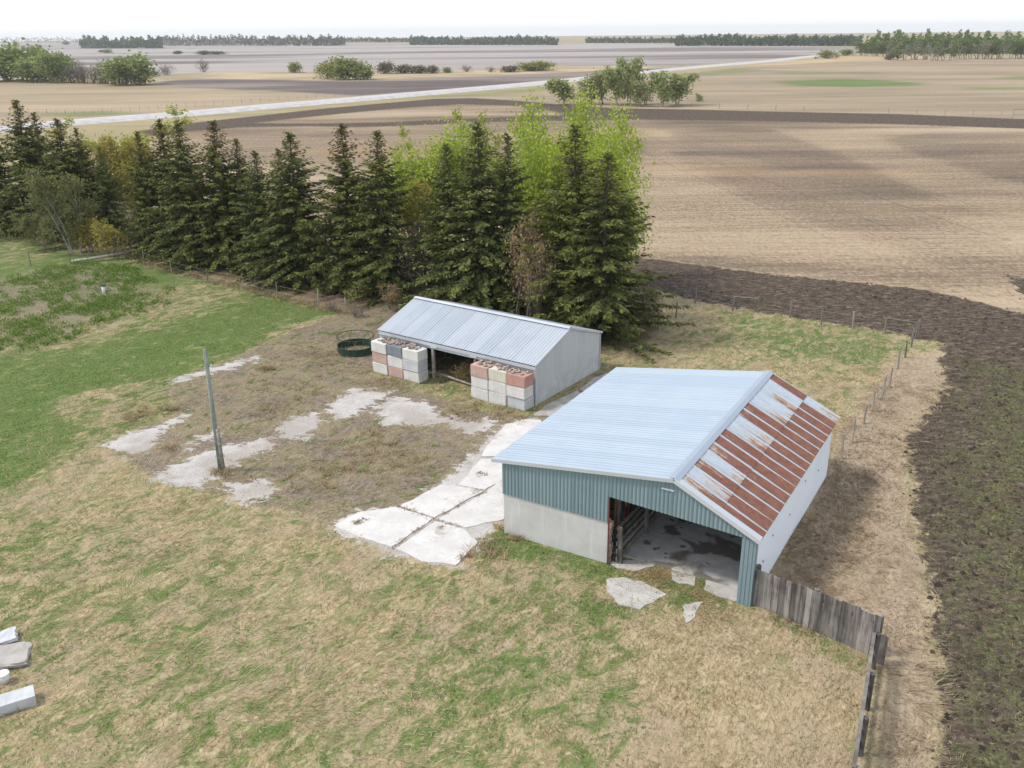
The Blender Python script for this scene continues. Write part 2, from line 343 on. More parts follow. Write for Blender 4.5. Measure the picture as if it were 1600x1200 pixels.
def mat_terrain(kind):
    # kind: 'yard' near grass, dirt, old slab; 'plow' headland soil; 'field' far fields
    t = NT('terrain_' + kind)
    yard, plow, field = kind == 'yard', kind == 'plow', kind == 'field'
    A = {k: t.attr(k) for k in ('green', 'dirt', 'conc', 'soil', 'weed', 'strip', 'stub', 'tone', 'far', 'gard', 'und', 'bank')}
    p = t.pos()
    fine = t.noise(9, p, 2, .65); midn = t.noise(1.3, p if field else t.dirpos(math.radians(50), 1.25, .85), 4, .68, 1.0); lay = t.noise(4.5, t.dirpos(math.radians(62), 2.2, .9), 3, .65, 1.8)
    sub = lambda x, c, k: t.math('MULTIPLY', t.math('SUBTRACT', x, c), k)
    if not field:
        lrg = t.noise(.28, p, 2, .5)
        dry = t.ramp(lay, [(.22, (.15, .115, .055)), (.46, (.335, .258, .142)), (.72, (.53, .43, .28))])
        dry = t.mix(t.step(lrg, .4, .65), dry, t.mix(.55, dry, (.37, .285, .20)))
        col = dry
        if yard:
            grn = t.ramp(t.math('ADD', t.math('MULTIPLY', fine, .7), t.math('MULTIPLY', lay, .3)), [(.32, (.040, .072, .020)), (.5, (.105, .158, .042)), (.68, (.21, .24, .085))])
            gf = t.math('ADD', t.math('ADD', A['green'], sub(midn, .5, 2.7)), sub(fine, .5, 1.3))
            col = t.mix(t.step(gf, .20, 1.0), dry, grn)
        bk = t.ramp(lay, [(.25, (.25, .18, .12)), (.5, (.365, .282, .198)), (.75, (.46, .37, .272))])
        col = t.mix(t.step(A['bank'], -.4, .8), col, bk)
    if yard:
        gn = t.step(t.math('ADD', A['gard'], sub(midn, .55, 14)), -.8, .8)
        col = t.mix(t.math('MULTIPLY', gn, .7), col, t.ramp(fine, [(.3, (.16, .125, .09)), (.7, (.31, .26, .19))]))
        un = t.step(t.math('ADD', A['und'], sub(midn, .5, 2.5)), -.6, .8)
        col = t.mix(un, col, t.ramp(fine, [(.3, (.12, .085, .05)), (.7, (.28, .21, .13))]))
        dn = t.math('ADD', A['dirt'], t.math('ADD', sub(midn, .5, 1.6), sub(lrg, .5, .8)))
        dirt = t.ramp(t.noise(3.2, p, 4, .7), [(.28, (.11, .084, .064)), (.5, (.205, .163, .128)), (.72, (.30, .245, .195))])
        thin = t.ramp(lay, [(.25, (.13, .112, .06)), (.5, (.25, .205, .13)), (.75, (.38, .315, .215))])
        patch = t.step(t.math('ADD', t.noise(.42, p, 3, .6), sub(fine, .5, .5)), .38, .54)
        dirt = t.mix(t.math('MULTIPLY', patch, .88), dirt, thin)
        dirt = t.mix(t.step(t.math('ADD', midn, t.math('MULTIPLY', fine, .3)), .68, .8), dirt, (.10, .13, .04))
        col = t.mix(t.step(dn, -.25, .25), col, dirt)
        rn_ = t.noise(1.15, t.pos((1, 1.6, 1), (0, 0, .5)), 5, .72, .4)
        cm = t.step(t.math('ADD', A['conc'], t.math('ADD', t.math('ADD', sub(rn_, .485, 3.4), sub(midn, .5, 1.3)), sub(fine, .5, .9))), .0, .12)
        conc = t.ramp(t.math('ADD', t.math('MULTIPLY', rn_, .5), t.math('MULTIPLY', lay, .5)), [(.3, (.37, .34, .305)), (.6, (.53, .505, .475))])
        conc = t.mix(t.math('MULTIPLY', t.step(t.noise(.33, p, 3, .6), .42, .62), .6), conc, (.32, .28, .24)); conc = t.mix(t.step(fine, .55, .75), conc, (.34, .30, .26))
        col = t.mix(cm, col, conc)
    if plow or field:
        soil = t.ramp(t.noise(2.6, t.pos((.55, 1.2, 1), (0, 0, -.15)), 4, .75), [(.28, (.034, .026, .021)), (.47, (.074, .056, .043)), (.60, (.145, .11, .08)), (.74, (.30, .235, .16))])
        spk = t.noise(1.4, t.pos((1, .6, 1)), 3, .7)
    if plow:
        wn = t.step(t.math('ADD', A['weed'], sub(midn, .5, 10)), -1.5, 2.5)
        wcol = t.ramp(fine, [(.3, (.045, .05, .024)), (.5, (.10, .105, .045)), (.72, (.24, .215, .13))])
        soil = t.mix(t.math('MULTIPLY', wn, t.step(t.noise(1.2, p, 3, .6), .35, .6)), soil, wcol)
    if field or plow:
        row = t.noise(1.0, t.pos((.035, .9, 1), (0, 0, math.radians(-4))), 3, .7)
        row2 = t.noise(1.0, t.pos((.10, 2.6, 1), (0, 0, math.radians(-4))), 2, .7)
        spk2 = t.noise(3.2, t.pos((1, .5, 1)), 3, .75)
        tn = t.math('ADD', A['tone'], t.math('ADD', sub(row, .5, .5), t.math('ADD', sub(row2, .5, .8), t.math('ADD', sub(spk, .5, .6), sub(spk2, .5, 1.5)))))
        sw = t.math('FRACT', t.math('MULTIPLY', t.math('ADD', t.attr('swath'), t.math('MULTIPLY', spk, .8)), 1 / 7.5)); trk = t.math('MULTIPLY', t.step(t.math('ABSOLUTE', t.math('SUBTRACT', sw, .5)), .06, .01), t.step(t.math('ABSOLUTE', t.attr('swath')), 26, 8))
        tn = t.math('ADD', tn, t.math('MULTIPLY', trk, .10))
        stub = t.ramp(tn, [(.0, (.42, .33, .225)), (.32, (.335, .256, .170)), (.6, (.222, .166, .112)), (1.0, (.115, .088, .068))])
        stub = t.mix(t.step(t.noise(.045, t.pos((.5, 1, 1)), 2, .5), .52, .7), stub, t.mix(.25, stub, (.40, .27, .13)))
    if field:
        fcol = t.attr('fcol', col=True)
        fn = t.noise(1.0, t.pos((.02, .16, 1), (0, 0, math.radians(3))), 3, .65)
        k = t.math('ADD', t.math('ADD', t.math('MULTIPLY', fn, .75), t.math('MULTIPLY', spk, .55)), .33)
        fc = t.n('ShaderNodeVectorMath'); fc.operation = 'SCALE'; t.put(fc.inputs[0], fcol); t.put(fc.inputs['Scale'], k)
        col = fc.outputs[0]
        un = t.step(t.math('ADD', A['und'], sub(midn, .5, 2.5)), -.6, .8)
    if field or plow:
        sb = t.step(t.math('ADD', A['stub'], sub(spk, .5, 2)), -.5, .5)
        col = t.mix(sb, col, stub)
    if field:
        st = t.step(t.math('ADD', A['strip'], sub(spk, .5, 5)), -1.2, 1.2)
        col = t.mix(un, t.mix(st, col, soil), (.2, .15, .09))
    else:
        sm = t.step(t.math('ADD', A['soil'], sub(t.noise(.9, p, 4, .7), .5, 2.6)), -.15, .25)
        if yard: soil = t.ramp(t.noise(2.6, t.pos((.55, 1.2, 1), (0, 0, -.15)), 4, .75), [(.28, (.034, .026, .021)), (.47, (.074, .056, .043)), (.60, (.145, .11, .08)), (.74, (.30, .235, .16))])
        col = t.mix(sm, col, soil)
    t.bump(t.math('ADD', t.math('MULTIPLY', lay, .6), t.math('MULTIPLY', fine, .4)), .35 if field else .8, .12)
    return t.fin(col, .95, 0, .08)
for k_ in ('yard', 'plow', 'field'): MAT[k_] = mat_terrain(k_)
nx_, ny_ = len(gx), len(gy)
ii, jj = np.meshgrid(np.arange(nx_ - 1), np.arange(ny_ - 1)); base = (jj * nx_ + ii).ravel()
QF = np.stack([base, base + 1, base + 1 + nx_, base + nx_], 1)
VALL = np.stack([X, Y, Z], 1)
cl = lambda a, m=12: np.clip(a, -m, m)
swath_p = poly((1035, 208), (1110, 232), (1190, 262), (1330, 310), (1480, 365), (1700, 430), (2300, 560), (2300, 200), (1200, 190))
sd_sw = np.clip(sdist(X, Y, swath_p), -40, 40)
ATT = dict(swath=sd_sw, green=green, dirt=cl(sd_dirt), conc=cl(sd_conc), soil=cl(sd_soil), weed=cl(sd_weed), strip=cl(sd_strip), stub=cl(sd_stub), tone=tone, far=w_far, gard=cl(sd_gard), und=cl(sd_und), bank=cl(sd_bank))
cls = np.zeros(len(X), int)                       # which piece of the setting a vertex belongs to
cls[Y > 120] = 9; cls[sd_dirt > 0] = 1
cls[(sd_ff > 0)] = 6; cls[sd_dk > 0] = 7; cls[sd_sl > 0] = 9; cls[sd_pl > 0] = 5; cls[sd_pr > 0] = 4
cls[sd_stub > 0] = 3; cls[(sd_strip > 0)] = 8; cls[sd_soil > 0] = 2
fcls = cls[QF[:, 0]]
NAMES = {0: ('ground', 'patchy green and straw-coloured grass around the farm yard'), 1: ('dirt_yard', 'bare dirt yard over old broken concrete before the low shed'),
         2: ('plowed_field', 'dark plowed soil with weeds along the right side'), 3: ('stubble_field', 'wide tan and brown stubble field behind the barns'),
         4: ('right_pasture', 'tan pasture with green streaks beyond the stubble field at right'), 5: ('left_pasture', 'pale tan pasture beyond the gravel road at left'),
         6: ('far_field', 'pale grey field stretching to the far treeline'), 7: ('dark_field', 'narrow dark field between road and slough'),
         9: ('grassland', 'rough grass between the far fields and along the slough'),
         8: ('plowed_strip', 'dark plowed strip curving along the far edge of the stubble')}
for k, (nm, lb) in NAMES.items():
    fs = QF[fcls == k]
    if not len(fs): continue
    u_, inv = np.unique(fs, return_inverse=True)
    at = {a: ('FLOAT', v[u_]) for a, v in ATT.items()}; at['fcol'] = ('FLOAT_COLOR', FC[u_])
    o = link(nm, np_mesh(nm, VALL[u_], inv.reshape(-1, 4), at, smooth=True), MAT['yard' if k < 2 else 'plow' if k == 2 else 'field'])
    tag(o, lb, 'ground' if k < 2 else 'field', kind='structure')

def terr_z(x, y): return 0.0

# gravel road
rc = [G2(*p) for p in [(-500, 256), (-200, 224), (70, 196), (180, 187), (300, 178), (410, 168), (530, 158), (650, 147.5), (800, 134.5), (900, 125), (1000, 114), (1100, 104.5), (1200, 96), (1290, 86.5), (1335, 80), (1370, 74)]]
rc = np.array(rc); rd = np.gradient(rc, axis=0); rd /= np.linalg.norm(rd, axis=1)[:, None]; rn = np.stack([-rd[:, 1], rd[:, 0]], 1)
t_ = np.linspace(0, len(rc) - 1, 160); ix = np.arange(len(rc))
cx_ = np.stack([np.interp(t_, ix, rc[:, 0]), np.interp(t_, ix, rc[:, 1])], 1); nn = np.stack([np.interp(t_, ix, rn[:, 0]), np.interp(t_, ix, rn[:, 1])], 1)
prof = [(-6.2, -.35), (-4.2, .34), (0, .46), (4.2, .34), (6.2, -.35)]
Vr = np.concatenate([np.column_stack([cx_ + nn * o_, np.full(len(cx_), z_ + .12)]) for o_, z_ in prof])
nr = len(cx_); Fr = [(k * nr + i, (k + 1) * nr + i, (k + 1) * nr + i + 1, k * nr + i + 1) for k in range(4) for i in range(nr - 1)]
t = NT('gravel'); n1 = t.noise(.5, t.pos(), 4, .6); mt_r = t.fin(t.mix(t.step(n1, .3, .7), (.40, .385, .375), (.52, .50, .485)), .95, 0, .1)
tag(link('gravel_road', np_mesh('gravel_road', Vr, np.array(Fr)[:, ::-1], smooth=True), mt_r), 'pale grey gravel road running diagonally between the fields', 'road', kind='structure')

# ================================================================ MATERIALS FOR THINGS
def concrete(name, c1, c2, stain=(.25, .22, .18), amt=.5, scale=2.0, drip=True):
    t = NT(name); p = t.pos(obj=True); n = t.noise(scale, p, 4, .65); f = t.noise(22, p, 2, .6)
    dr = t.noise(1.0, t.pos((5, 5, .5), obj=True), 4, .65)
    col = t.mix(t.step(n, .3, .7), c1, c2)
    if drip: col = t.mix(t.math('MULTIPLY', t.step(dr, .52, .75), amt), col, stain)
    col = t.mix(t.math('MULTIPLY', t.step(f, .62, .74), .5), col, stain)
    t.bump(t.math('ADD', n, t.math('MULTIPLY', f, .4)), .35, .02)
    return t.fin(col, .9, 0, .2)
MAT['conc_white'] = concrete('concrete_white', (.55, .54, .505), (.66, .65, .615), (.40, .375, .32), .85)
MAT['conc_grey'] = concrete('concrete_grey', (.44, .45, .46), (.54, .55, .55), (.33, .33, .32), .5)
MAT['conc_dark'] = concrete('concrete_dark', (.17, .19, .215), (.23, .25, .275), (.11, .12, .13), .5)
MAT['conc_pink'] = concrete('concrete_pink', (.44, .29, .245), (.52, .36, .31), (.34, .24, .20),.85)
MAT['conc_rose'] = concrete('concrete_rose', (.40, .225, .18), (.48, .285, .235), (.30, .17, .14), .5)
MAT['conc_cream'] = concrete('concrete_cream', (.50, .48, .39), (.60, .58, .48), (.38, .35, .27), .5)
MAT['conc_found'] = concrete('concrete_foundation', (.47, .46, .44), (.55, .54, .52), (.66, .66, .645), .5, 1.1)
def slabmat():
    t = NT('concrete_slab'); p = t.pos(); n = t.noise(1.3, p, 5, .65); f = t.noise(16, p, 2, .6); cr = t.voro(.75, t.noise(.9, p, 3, .6, col=True), 'DISTANCE_TO_EDGE')
    col = t.mix(t.step(n, .3, .7), (.53, .505, .475), (.63, .61, .58)); col = t.mix(t.math('MULTIPLY', t.step(f, .58, .74), .5), col, (.40, .36, .32))
    col = t.mix(t.math('MULTIPLY', t.step(t.noise(.8, p, 4, .7), .60, .70), .6), col, (.32, .27, .22))
    col = t.mix(t.step(cr, .010, .002), col, (.16, .13, .10))
    t.bump(f, .4, .02); return t.fin(col, .9, 0, .2)
MAT['slab_'] = concrete('concrete_slab', (.50, .475, .445), (.59, .57, .54), (.38, .35, .31), .5, 1.3, drip=False)
MAT['slab'] = slabmat()
MAT['slab_mid'] = concrete('concrete_slab_mid', (.42, .395, .36), (.53, .505, .465), (.33, .29, .24), .5, 1.5, drip=False)
MAT['slab_dull'] = concrete('concrete_slab_dull', (.33, .31, .28), (.45, .42, .385), (.24, .21, .18), .5, 1.6, drip=False)
def barn_floor():
    t = NT('barn_floor'); p = t.pos(obj=True); n = t.noise(2.2, p, 4, .6)
    bl = t.step(t.math('ADD', t.noise(.85, p, 2, .45, .3), t.math('MULTIPLY', n, .12)),   .57, .66); sm = t.step(t.noise(2.6, p, 2, .5), .64, .68)
    col = t.mix(t.step(n, .3, .7), (.46, .44, .41), (.58, .56, .53))
    col = t.mix(t.math('MULTIPLY', t.math('MAXIMUM', bl, sm), .82), col, (.10, .085, .07))
    return t.fin(col, .85, 0, .3)
MAT['barn_floor'] = barn_floor()
def metal_sheet(name, c1, c2, rough=.45, metal=.35, dirt=(.3, .28, .25), damt=.2, stretch=(1, 1, 1)):
    t = NT(name); p = t.pos(obj=True); n = t.noise(.8, p, 3, .6); s = t.noise(1.0, t.pos(stretch, obj=True), 4, .7)
    rnd = t.n('ShaderNodeObjectInfo').outputs['Random']
    col = t.mix(t.step(t.math('ADD', n, t.math('MULTIPLY', t.math('SUBTRACT', rnd, .5), .8)), .2, .8), c1, c2)
    col = t.mix(t.math('MULTIPLY', t.step(s, .58, .8), damt), col, dirt)
    return t.fin(col, t.math('ADD', rough - .1, t.math('MULTIPLY', n, .25)), metal, .5)
MAT['galv_new'] = metal_sheet('galvanized_pale', (.35, .42, .485), (.39, .455, .515), .48, .12, (.33, .385, .44), .5, (.18, 5, 1))
MAT['galv_shed'] = metal_sheet('galvanized_shed', (.37, .41, .455), (.43, .465, .505), .5, .12, (.28, .31, .335), .5, (9, .35, 1))
MAT['galv_trim'] = metal_sheet('galvanized_trim', (.50, .53, .56), (.60, .62, .64), .45, .3)
MAT['ridge_cap'] = metal_sheet('ridge_cap', (.28, .335, .40), (.36, .41, .47), .45, .35)
MAT['siding'] = metal_sheet('siding_teal', (.175, .255, .275), (.205, .285, .303), .55, .0, (.26, .325, .335), .4, (7, 7, .35))
MAT['siding_grey'] = metal_sheet('siding_grey', (.45, .47, .49), (.50, .515, .53), .55, .0, (.37, .38, .39), .4, (6, 6, .4))
MAT['siding_white'] = metal_sheet('siding_white', (.74, .77, .80), (.79, .81, .83), .55, .0, (.60, .61, .62), .3, (.3, .3, 4))
def rust_sheet():
    t = NT('rusty_sheet'); r = t.attr('rust', 'OBJECT'); tt = t.attr('slope'); rib = t.attr('rib')
    p = t.pos(obj=True); n = t.noise(1.0, t.pos((.7, 9, 1), obj=True), 4, .7); n2 = t.noise(3.0, p, 4, .65); n3 = t.noise(14, p, 2, .6)
    f = t.math('ADD', t.math('ADD', t.math('MULTIPLY', r, 1.5), t.math('MULTIPLY', tt, .55)), t.math('MULTIPLY', t.math('SUBTRACT', n, .5), 1.6))
    f = t.math('ADD', f, t.math('MULTIPLY', t.math('SUBTRACT', n2, .5), .9)); f = t.math('SUBTRACT', f, t.math('MULTIPLY', rib, 1.15))
    m = t.step(f, .50, 1.10)
    galv = t.mix(t.step(n2, .3, .7), (.40, .455, .50), (.48, .525, .56))
    rs = t.mix(t.step(n2, .35, .68), (.165, .068, .045), (.225, .10, .068)); rs = t.mix(t.step(n3, .62, .74), rs, (.34, .18, .09))
    rs = t.mix(t.step(n, .7, .82), rs, (.36, .22, .13))
    mid = t.mix(t.step(m, .0, .6), galv, (.42, .31, .22)); col = t.mix(t.step(m, .45, 1.0), mid, rs)
    return t.fin(col, t.math('ADD', .42, t.math('MULTIPLY', m, .45)), t.math('MULTIPLY', t.math('SUBTRACT', 1.0, m), .25), .4)
MAT['rust'] = rust_sheet()
def wood(name, c1, c2, sc_=(9, 9, .6)):
    t = NT(name); n = t.noise(1.0, t.pos(sc_, obj=True), 5, .7); n2 = t.noise(1.3, t.pos(obj=True), 3, .6)
    rnd = t.n('ShaderNodeObjectInfo').outputs['Random']
    col = t.mix(t.step(t.math('ADD', n, t.math('MULTIPLY', t.math('SUBTRACT', n2, .5), .6)), .3, .7), c1, c2)
    hsv = t.n('ShaderNodeHueSaturation'); t.put(hsv.inputs['Color'], col); t.put(hsv.inputs['Value'], t.math('ADD', .5, t.math('MULTIPLY', rnd, .95)))
    t.bump(n, .4, .01)
    return t.fin(hsv.outputs[0], .85, 0, .2)
MAT['wood_grey'] = wood('weathered_wood', (.075, .070, .068), (.26, .24, .215))
MAT['wood_rail'] = wood('rail_wood', (.16, .14, .12), (.33, .30, .26), (2, 2, 9))
MAT['wood_dark'] = wood('dark_wood', (.06, .05, .042), (.14, .115, .09))
MAT['wood_tan'] = wood('tan_wood', (.22, .13, .05), (.40, .26, .11))
MAT['pole'] = wood('pole_wood', (.10, .125, .105), (.22, .24, .205), (10, 10, .5))
MAT['post_wood'] = wood('post_wood', (.20, .185, .155), (.34, .315, .265))
MAT['wire'] = simple('fence_wire', (.25, .24, .23), (.35, .33, .31), 3, .6, metal=.5)
MAT['dark_metal'] = simple('feeder_green', (.014, .038, .028), (.028, .065, .046), 3, .5)
MAT['rusty_bar'] = simple('rusty_bar', (.10, .075, .055), (.19, .14, .10), 6, .8)
MAT['red_paint'] = simple('red_paint', (.16, .03, .025), (.24, .05, .04), 3, .6)
MAT['stone'] = simple('rubble', (.22, .14, .10), (.45, .38, .33), 4, .9, bump=.3)
MAT['white_plastic'] = simple('white_plastic', (.62, .62, .6), (.7, .7, .68), 3, .5)
MAT['bark'] = simple('bark', (.07, .055, .042), (.16, .125, .095), 4, .9, (3, 3, .6), bump=.4)
MAT['bark_pale'] = simple('bark_pale', (.22, .205, .175), (.40, .38, .33), 3, .9, (2, 2, 1), bump=.3)
MAT['twig'] = simple('twig', (.13, .105, .09), (.24, .20, .17), 4, .9)
MAT['twig_tan'] = simple('twig_tan', (.24, .17, .09), (.36, .26, .15), 4, .9)
def leafmat(name, trans=.25, rough=.7):
    t = NT(name); c = t.attr('col', col=True); t.fin(c, rough, 0, .15)
    tr = t.n('ShaderNodeBsdfTranslucent'); t.put(tr.inputs['Color'], c); mx = t.n('ShaderNodeMixShader'); mx.inputs[0].default_value = trans
    t.t.links.new(t.b.outputs[0], mx.inputs[1]); t.t.links.new(tr.outputs[0], mx.inputs[2]); t.t.links.new(mx.outputs[0], t.out.inputs['Surface'])
    return t.m
MAT['leaf'] = leafmat('leaf', .35); MAT['needle'] = leafmat('needle', .12); MAT['grass'] = leafmat('grass_blade', .25, .85)

# ================================================================ CONCRETE SLABS LYING IN THE YARD
def slab(name, pts, mat, label, th=.045, z0=-.06, jag=.035, seed=0, tilt=None):
    r = random.Random(seed); P = [Vector((*G2(*p), 0)) for p in pts]; out = []
    for i in range(len(P)):
        a, b = P[i], P[(i + 1) % len(P)]; n = max(2, int((b - a).length / .22)); d = (b - a); nrm = Vector((-d.y, d.x, 0)).normalized()
        w_ = 0
        for k in range(n):
            w_ = w_ * .6 + r.uniform(-1, 1) * jag * (0 if k == 0 else 1); out.append(a + d * (k / n) + nrm * w_)
    c = sum(out, Vector()) / len(out)
    bm = bmesh.new(); lo = [bm.verts.new((q.x - c.x, q.y - c.y, z0)) for q in out]; hi = [bm.verts.new((q.x - c.x, q.y - c.y, th + r.uniform(-.004, .004))) for q in out]
    bm.faces.new(hi); n = len(out)
    for i in range(n): bm.faces.new((lo[i], lo[(i + 1) % n], hi[(i + 1) % n], hi[i]))
    bmesh.ops.recalc_face_normals(bm, faces=bm.faces[:]); bmesh.ops.triangulate(bm, faces=bm.faces[:])
    me = bpy.data.meshes.new(name); bm.to_mesh(me); bm.free()
    o = link(name, me, mat, loc=(c.x, c.y, 0)); return tag(o, label, kind='structure')
for i, (pts, m, lb) in enumerate([
    ([(522, 822), (560, 801), (622, 793), (675, 812), (612, 855), (560, 839)], 'slab', 'large white slab at the left tip of the clean concrete pad'),
    ([(680, 815), (725, 828), (747, 848), (712, 884), (660, 878), (617, 858)], 'slab', 'white slab at the near end of the concrete pad'),
    ([(626, 791), (690, 758), (712, 760), (755, 769), (679, 810)], 'slab', 'white slab on the dirt side of the concrete pad'),
    ([(684, 812), (760, 769), (787, 746), (787, 812), (728, 825)], 'slab', 'white slab against the barn foundation corner'),
    ([(716, 758), (735, 736), (752, 718), (800, 716), (800, 742), (758, 766)], 'slab', 'white slab beside the teal barn corner'),
    ([(752, 714), (768, 690), (790, 664), (820, 656), (845, 657), (868, 690), (806, 714)], 'slab', 'white slab running along the left barn eave'),
    ([(833, 650), (852, 634), (902, 611), (918, 622), (890, 650)], 'slab_dull', 'grey slab in the gap between the two barns'),
    ([(905, 609), (926, 592), (948, 583), (960, 598), (922, 619)], 'slab_dull', 'far grey slab at the end of the gap between barns'),
    ([(947, 906), (975, 902), (1004, 909), (1042, 929), (1000, 953), (966, 945), (950, 926)], 'slab_mid', 'largest slab lying in grass before the barn door'),
    ([(1048, 891), (1072, 887), (1087, 899), (1085, 915), (1062, 912), (1050, 905)], 'slab_mid', 'small slab among straw in the barn doorway'),
    ([(1104, 902), (1132, 897), (1160, 911), (1158, 940), (1125, 933), (1100, 921)], 'slab_mid', 'slab beside the teal corner post of the barn'),
    ([(953, 879), (985, 876), (1038, 872), (1020, 886), (990, 893), (965, 888)], 'slab_mid', 'pale worn slab at the left side of the barn doorway'),
    ([(1066, 946), (1100, 940), (1086, 964), (1072, 974)], 'slab_mid', 'smallest broken slab in the grass near the corner post')]):
    slab('concrete_slab', pts, MAT[m], lb, th=(.03 if i < 8 else .012) + .004 * (i % 3), seed=i, jag=.035 if i < 8 else .06)

# ================================================================ SHEET-METAL HELPERS (local frame of a building)
def ribbed(p00, p10, p01, p11, pitch, rw, rh, s0=0., s1=1., t0=0., t1=1., L=1.0, off=0.0, ends_rib=False, nt_=2, wave=False):
    """surface p(s,t) bilinear; ribs run along t, repeat along s. returns V,F,rib,slope"""
    p00, p10, p01, p11 = [np.array(p, float) for p in (p00, p10, p01, p11)]
    nrm = np.cross(p10 - p00, p01 - p00); nrm /= np.linalg.norm(nrm)
    if nrm[2] < -.01: nrm = -nrm
    S = [];
    a, b = s0 * L, s1 * L
    if wave:
        n = int(round((b - a) / pitch * 4)); S = [(a + (b - a) * k / n, .5 + .5 * math.sin(2 * math.pi * (a + (b - a) * k / n) / pitch)) for k in range(n + 1)]
    else:
        if ends_rib: S = [(a, 1), (a + rw * .5, 1), (a + rw, 0), (b - rw, 0), (b - rw * .5, 1), (b, 1)]
        else:
            n = max(1, int(round((b - a) / pitch))); q = (b - a) / n
            for k in range(n): S += [(a + k * q, 0), (a + k * q + q - rw * 1.6, 0), (a + k * q + q - rw * 1.15, 1), (a + k * q + q - rw * .45, 1)]
            S.append((b, 0))
    T = [t0 + (t1 - t0) * k / (nt_ - 1) for k in range(nt_)]
    V, RB, SL = [], [], []
    for t in T:
        for s, h in S:
            u = s / L; P = p00 * (1 - u) * (1 - t) + p10 * u * (1 - t) + p01 * (1 - u) * t + p11 * u * t
            V.append(P + nrm * (h * rh + off)); RB.append(h); SL.append((t - t0) / (t1 - t0))
    m = len(S); Fq = [(j * m + i, j * m + i + 1, (j + 1) * m + i + 1, (j + 1) * m + i) for j in range(nt_ - 1) for i in range(m - 1)]
    return V, Fq, RB, SL
def sheet(name, mat, parent, rust=None, **k):
    V, Fq, RB, SL = ribbed(**k)
    o = link(name, np_mesh(name, V, Fq, {'rib': ('FLOAT', RB), 'slope': ('FLOAT', SL)}), mat, parent)
    if rust is not None: o['rust'] = float(rust)
    return o
def part(name, mat, parent, *boxes):
    m = MB()
    for b in boxes: m.box(*b)
    return m.build(name, mat, parent)

# ================================================================ BARN (near, teal)
BYAW = math.radians(-31.0)
barn = empty('barn', (BA[0], BA[1], 0), BYAW, 'teal sided pole barn with long pale roof and rusty short slope', 'barn')
BW, BD = 9.6, 10.87
eL0, eL1 = (-.43, -.12, 3.10), (-.43, BD + .1, 3.20)
rg0, rg1 = (6.75, -.12, 4.05), (6.75, BD + .1, 4.28)
eR0, eR1 = (9.78, -.12, 2.58), (9.86, BD + .1, 2.80)
part('floor', MAT['barn_floor'], barn, (.1, BW - .1, .75, BD - .1, -.1, .03))
def rake(u): return 3.10 + (u + .43) / 7.18 * .95 if u < 6.75 else 4.05 - (u - 6.75) / 3.03 * 1.47
fd = part('foundation_wall', MAT['conc_found'], barn, (0, 4.36, 0, .2, -.2, 1.76)); fd_l = part('foundation_wall', MAT['conc_found'], barn, (0, .2, .2, BD - .2, -.2, 1.76)); fd_b = part('foundation_wall', MAT['conc_found'], barn, (0, BW, BD - .2, BD, -.2, 1.76))
part('stone_jamb', MAT['stone'], barn, *[(4.37, 4.42 + .03 * ((k * 7) % 3), -.02, .19, k * .29, k * .29 + .25) for k in range(6)])
pf = MB(); pl_ = MB(); pr_ = MB()
for k in range(7): pl_.beam((.1 + k * 1.1, 0, 3.10 + (k * 1.1 + .53) * .1323 - .07), (.1 + k * 1.1, BD, 3.20 + (k * 1.1 + .53) * .150 - .07), .09, .05)
for k in range(4): pr_.beam((7.1 + k * .8, 0, 4.05 - (.35 + k * .8) * .485 - .07), (7.1 + k * .8, BD, 4.28 - (.35 + k * .8) * .477 - .07), .09, .05)
roof_l = pl_.build('long_roof', MAT['wood_dark'], barn); roof_r = pr_.build('short_roof', MAT['wood_dark'], barn)
girts = MB(); [girts.box(BW - .07, BW - .01, .27, BD, z, z + .09) for z in (.6, 1.3, 2.0)]
wall_r = girts.build('side_wall', MAT['wood_dark'], barn)
# front siding, sheets about 0.8 m wide following the rake
cuts = [(-.03 + k * .735) for k in range(14)]; cuts[-1] = BW + .02
for k in range(13):
    a, b = cuts[k], cuts[k + 1]
    def bot(u): return 1.70 if u < 4.38 else 2.74 - (u - 4.38) / 4.85 * .22
    segs = [(a, b)]
    if a < 4.38 < b: segs = [(a, 4.38), (4.38, b)]
    elif a < 6.75 < b: segs = [(a, 6.75), (6.75, b)]
    for (c, d) in segs:
        eps = .001
        sheet('siding_panel', MAT['siding'], fd, p00=(c, -.045, bot(c + eps)), p10=(d, -.045, bot(d - eps)), p01=(c, -.045, rake(c) - .02), p11=(d, -.045, rake(d) - .02), pitch=.148, rw=.03, rh=-.028, L=d - c)
# left wall and back wall siding
for k in range(14):
    a, b = k * BD / 14, (k + 1) * BD / 14
    sheet('siding_panel', MAT['siding'], fd_l, p00=(-.04, a, 1.7), p10=(-.04, b, 1.7), p01=(-.04, a, 3.14), p11=(-.04, b, 3.14), pitch=.148, rw=.03, rh=.02, L=b - a)
for k in range(12):
    a, b = k * BW / 12, (k + 1) * BW / 12
    sheet('siding_panel', MAT['siding'], fd_b, p00=(a, BD + .03, 1.7), p10=(b, BD + .03, 1.7), p01=(a, BD + .03, rake(a) + .1), p11=(b, BD + .03, rake(b) + .1), pitch=.148, rw=.03, rh=.02, L=b - a)
# corner post clad in teal sheet
cp_ = MB(); cp_.box(BW - .44, BW + .03, -.03, .26, -.1, 2.52)
for q in (.36, .22, .08): cp_.box(BW - q - .02, BW - q + .02, -.05, -.03, -.1, 2.5)
cp_.build('corner_post', MAT['siding'], barn)
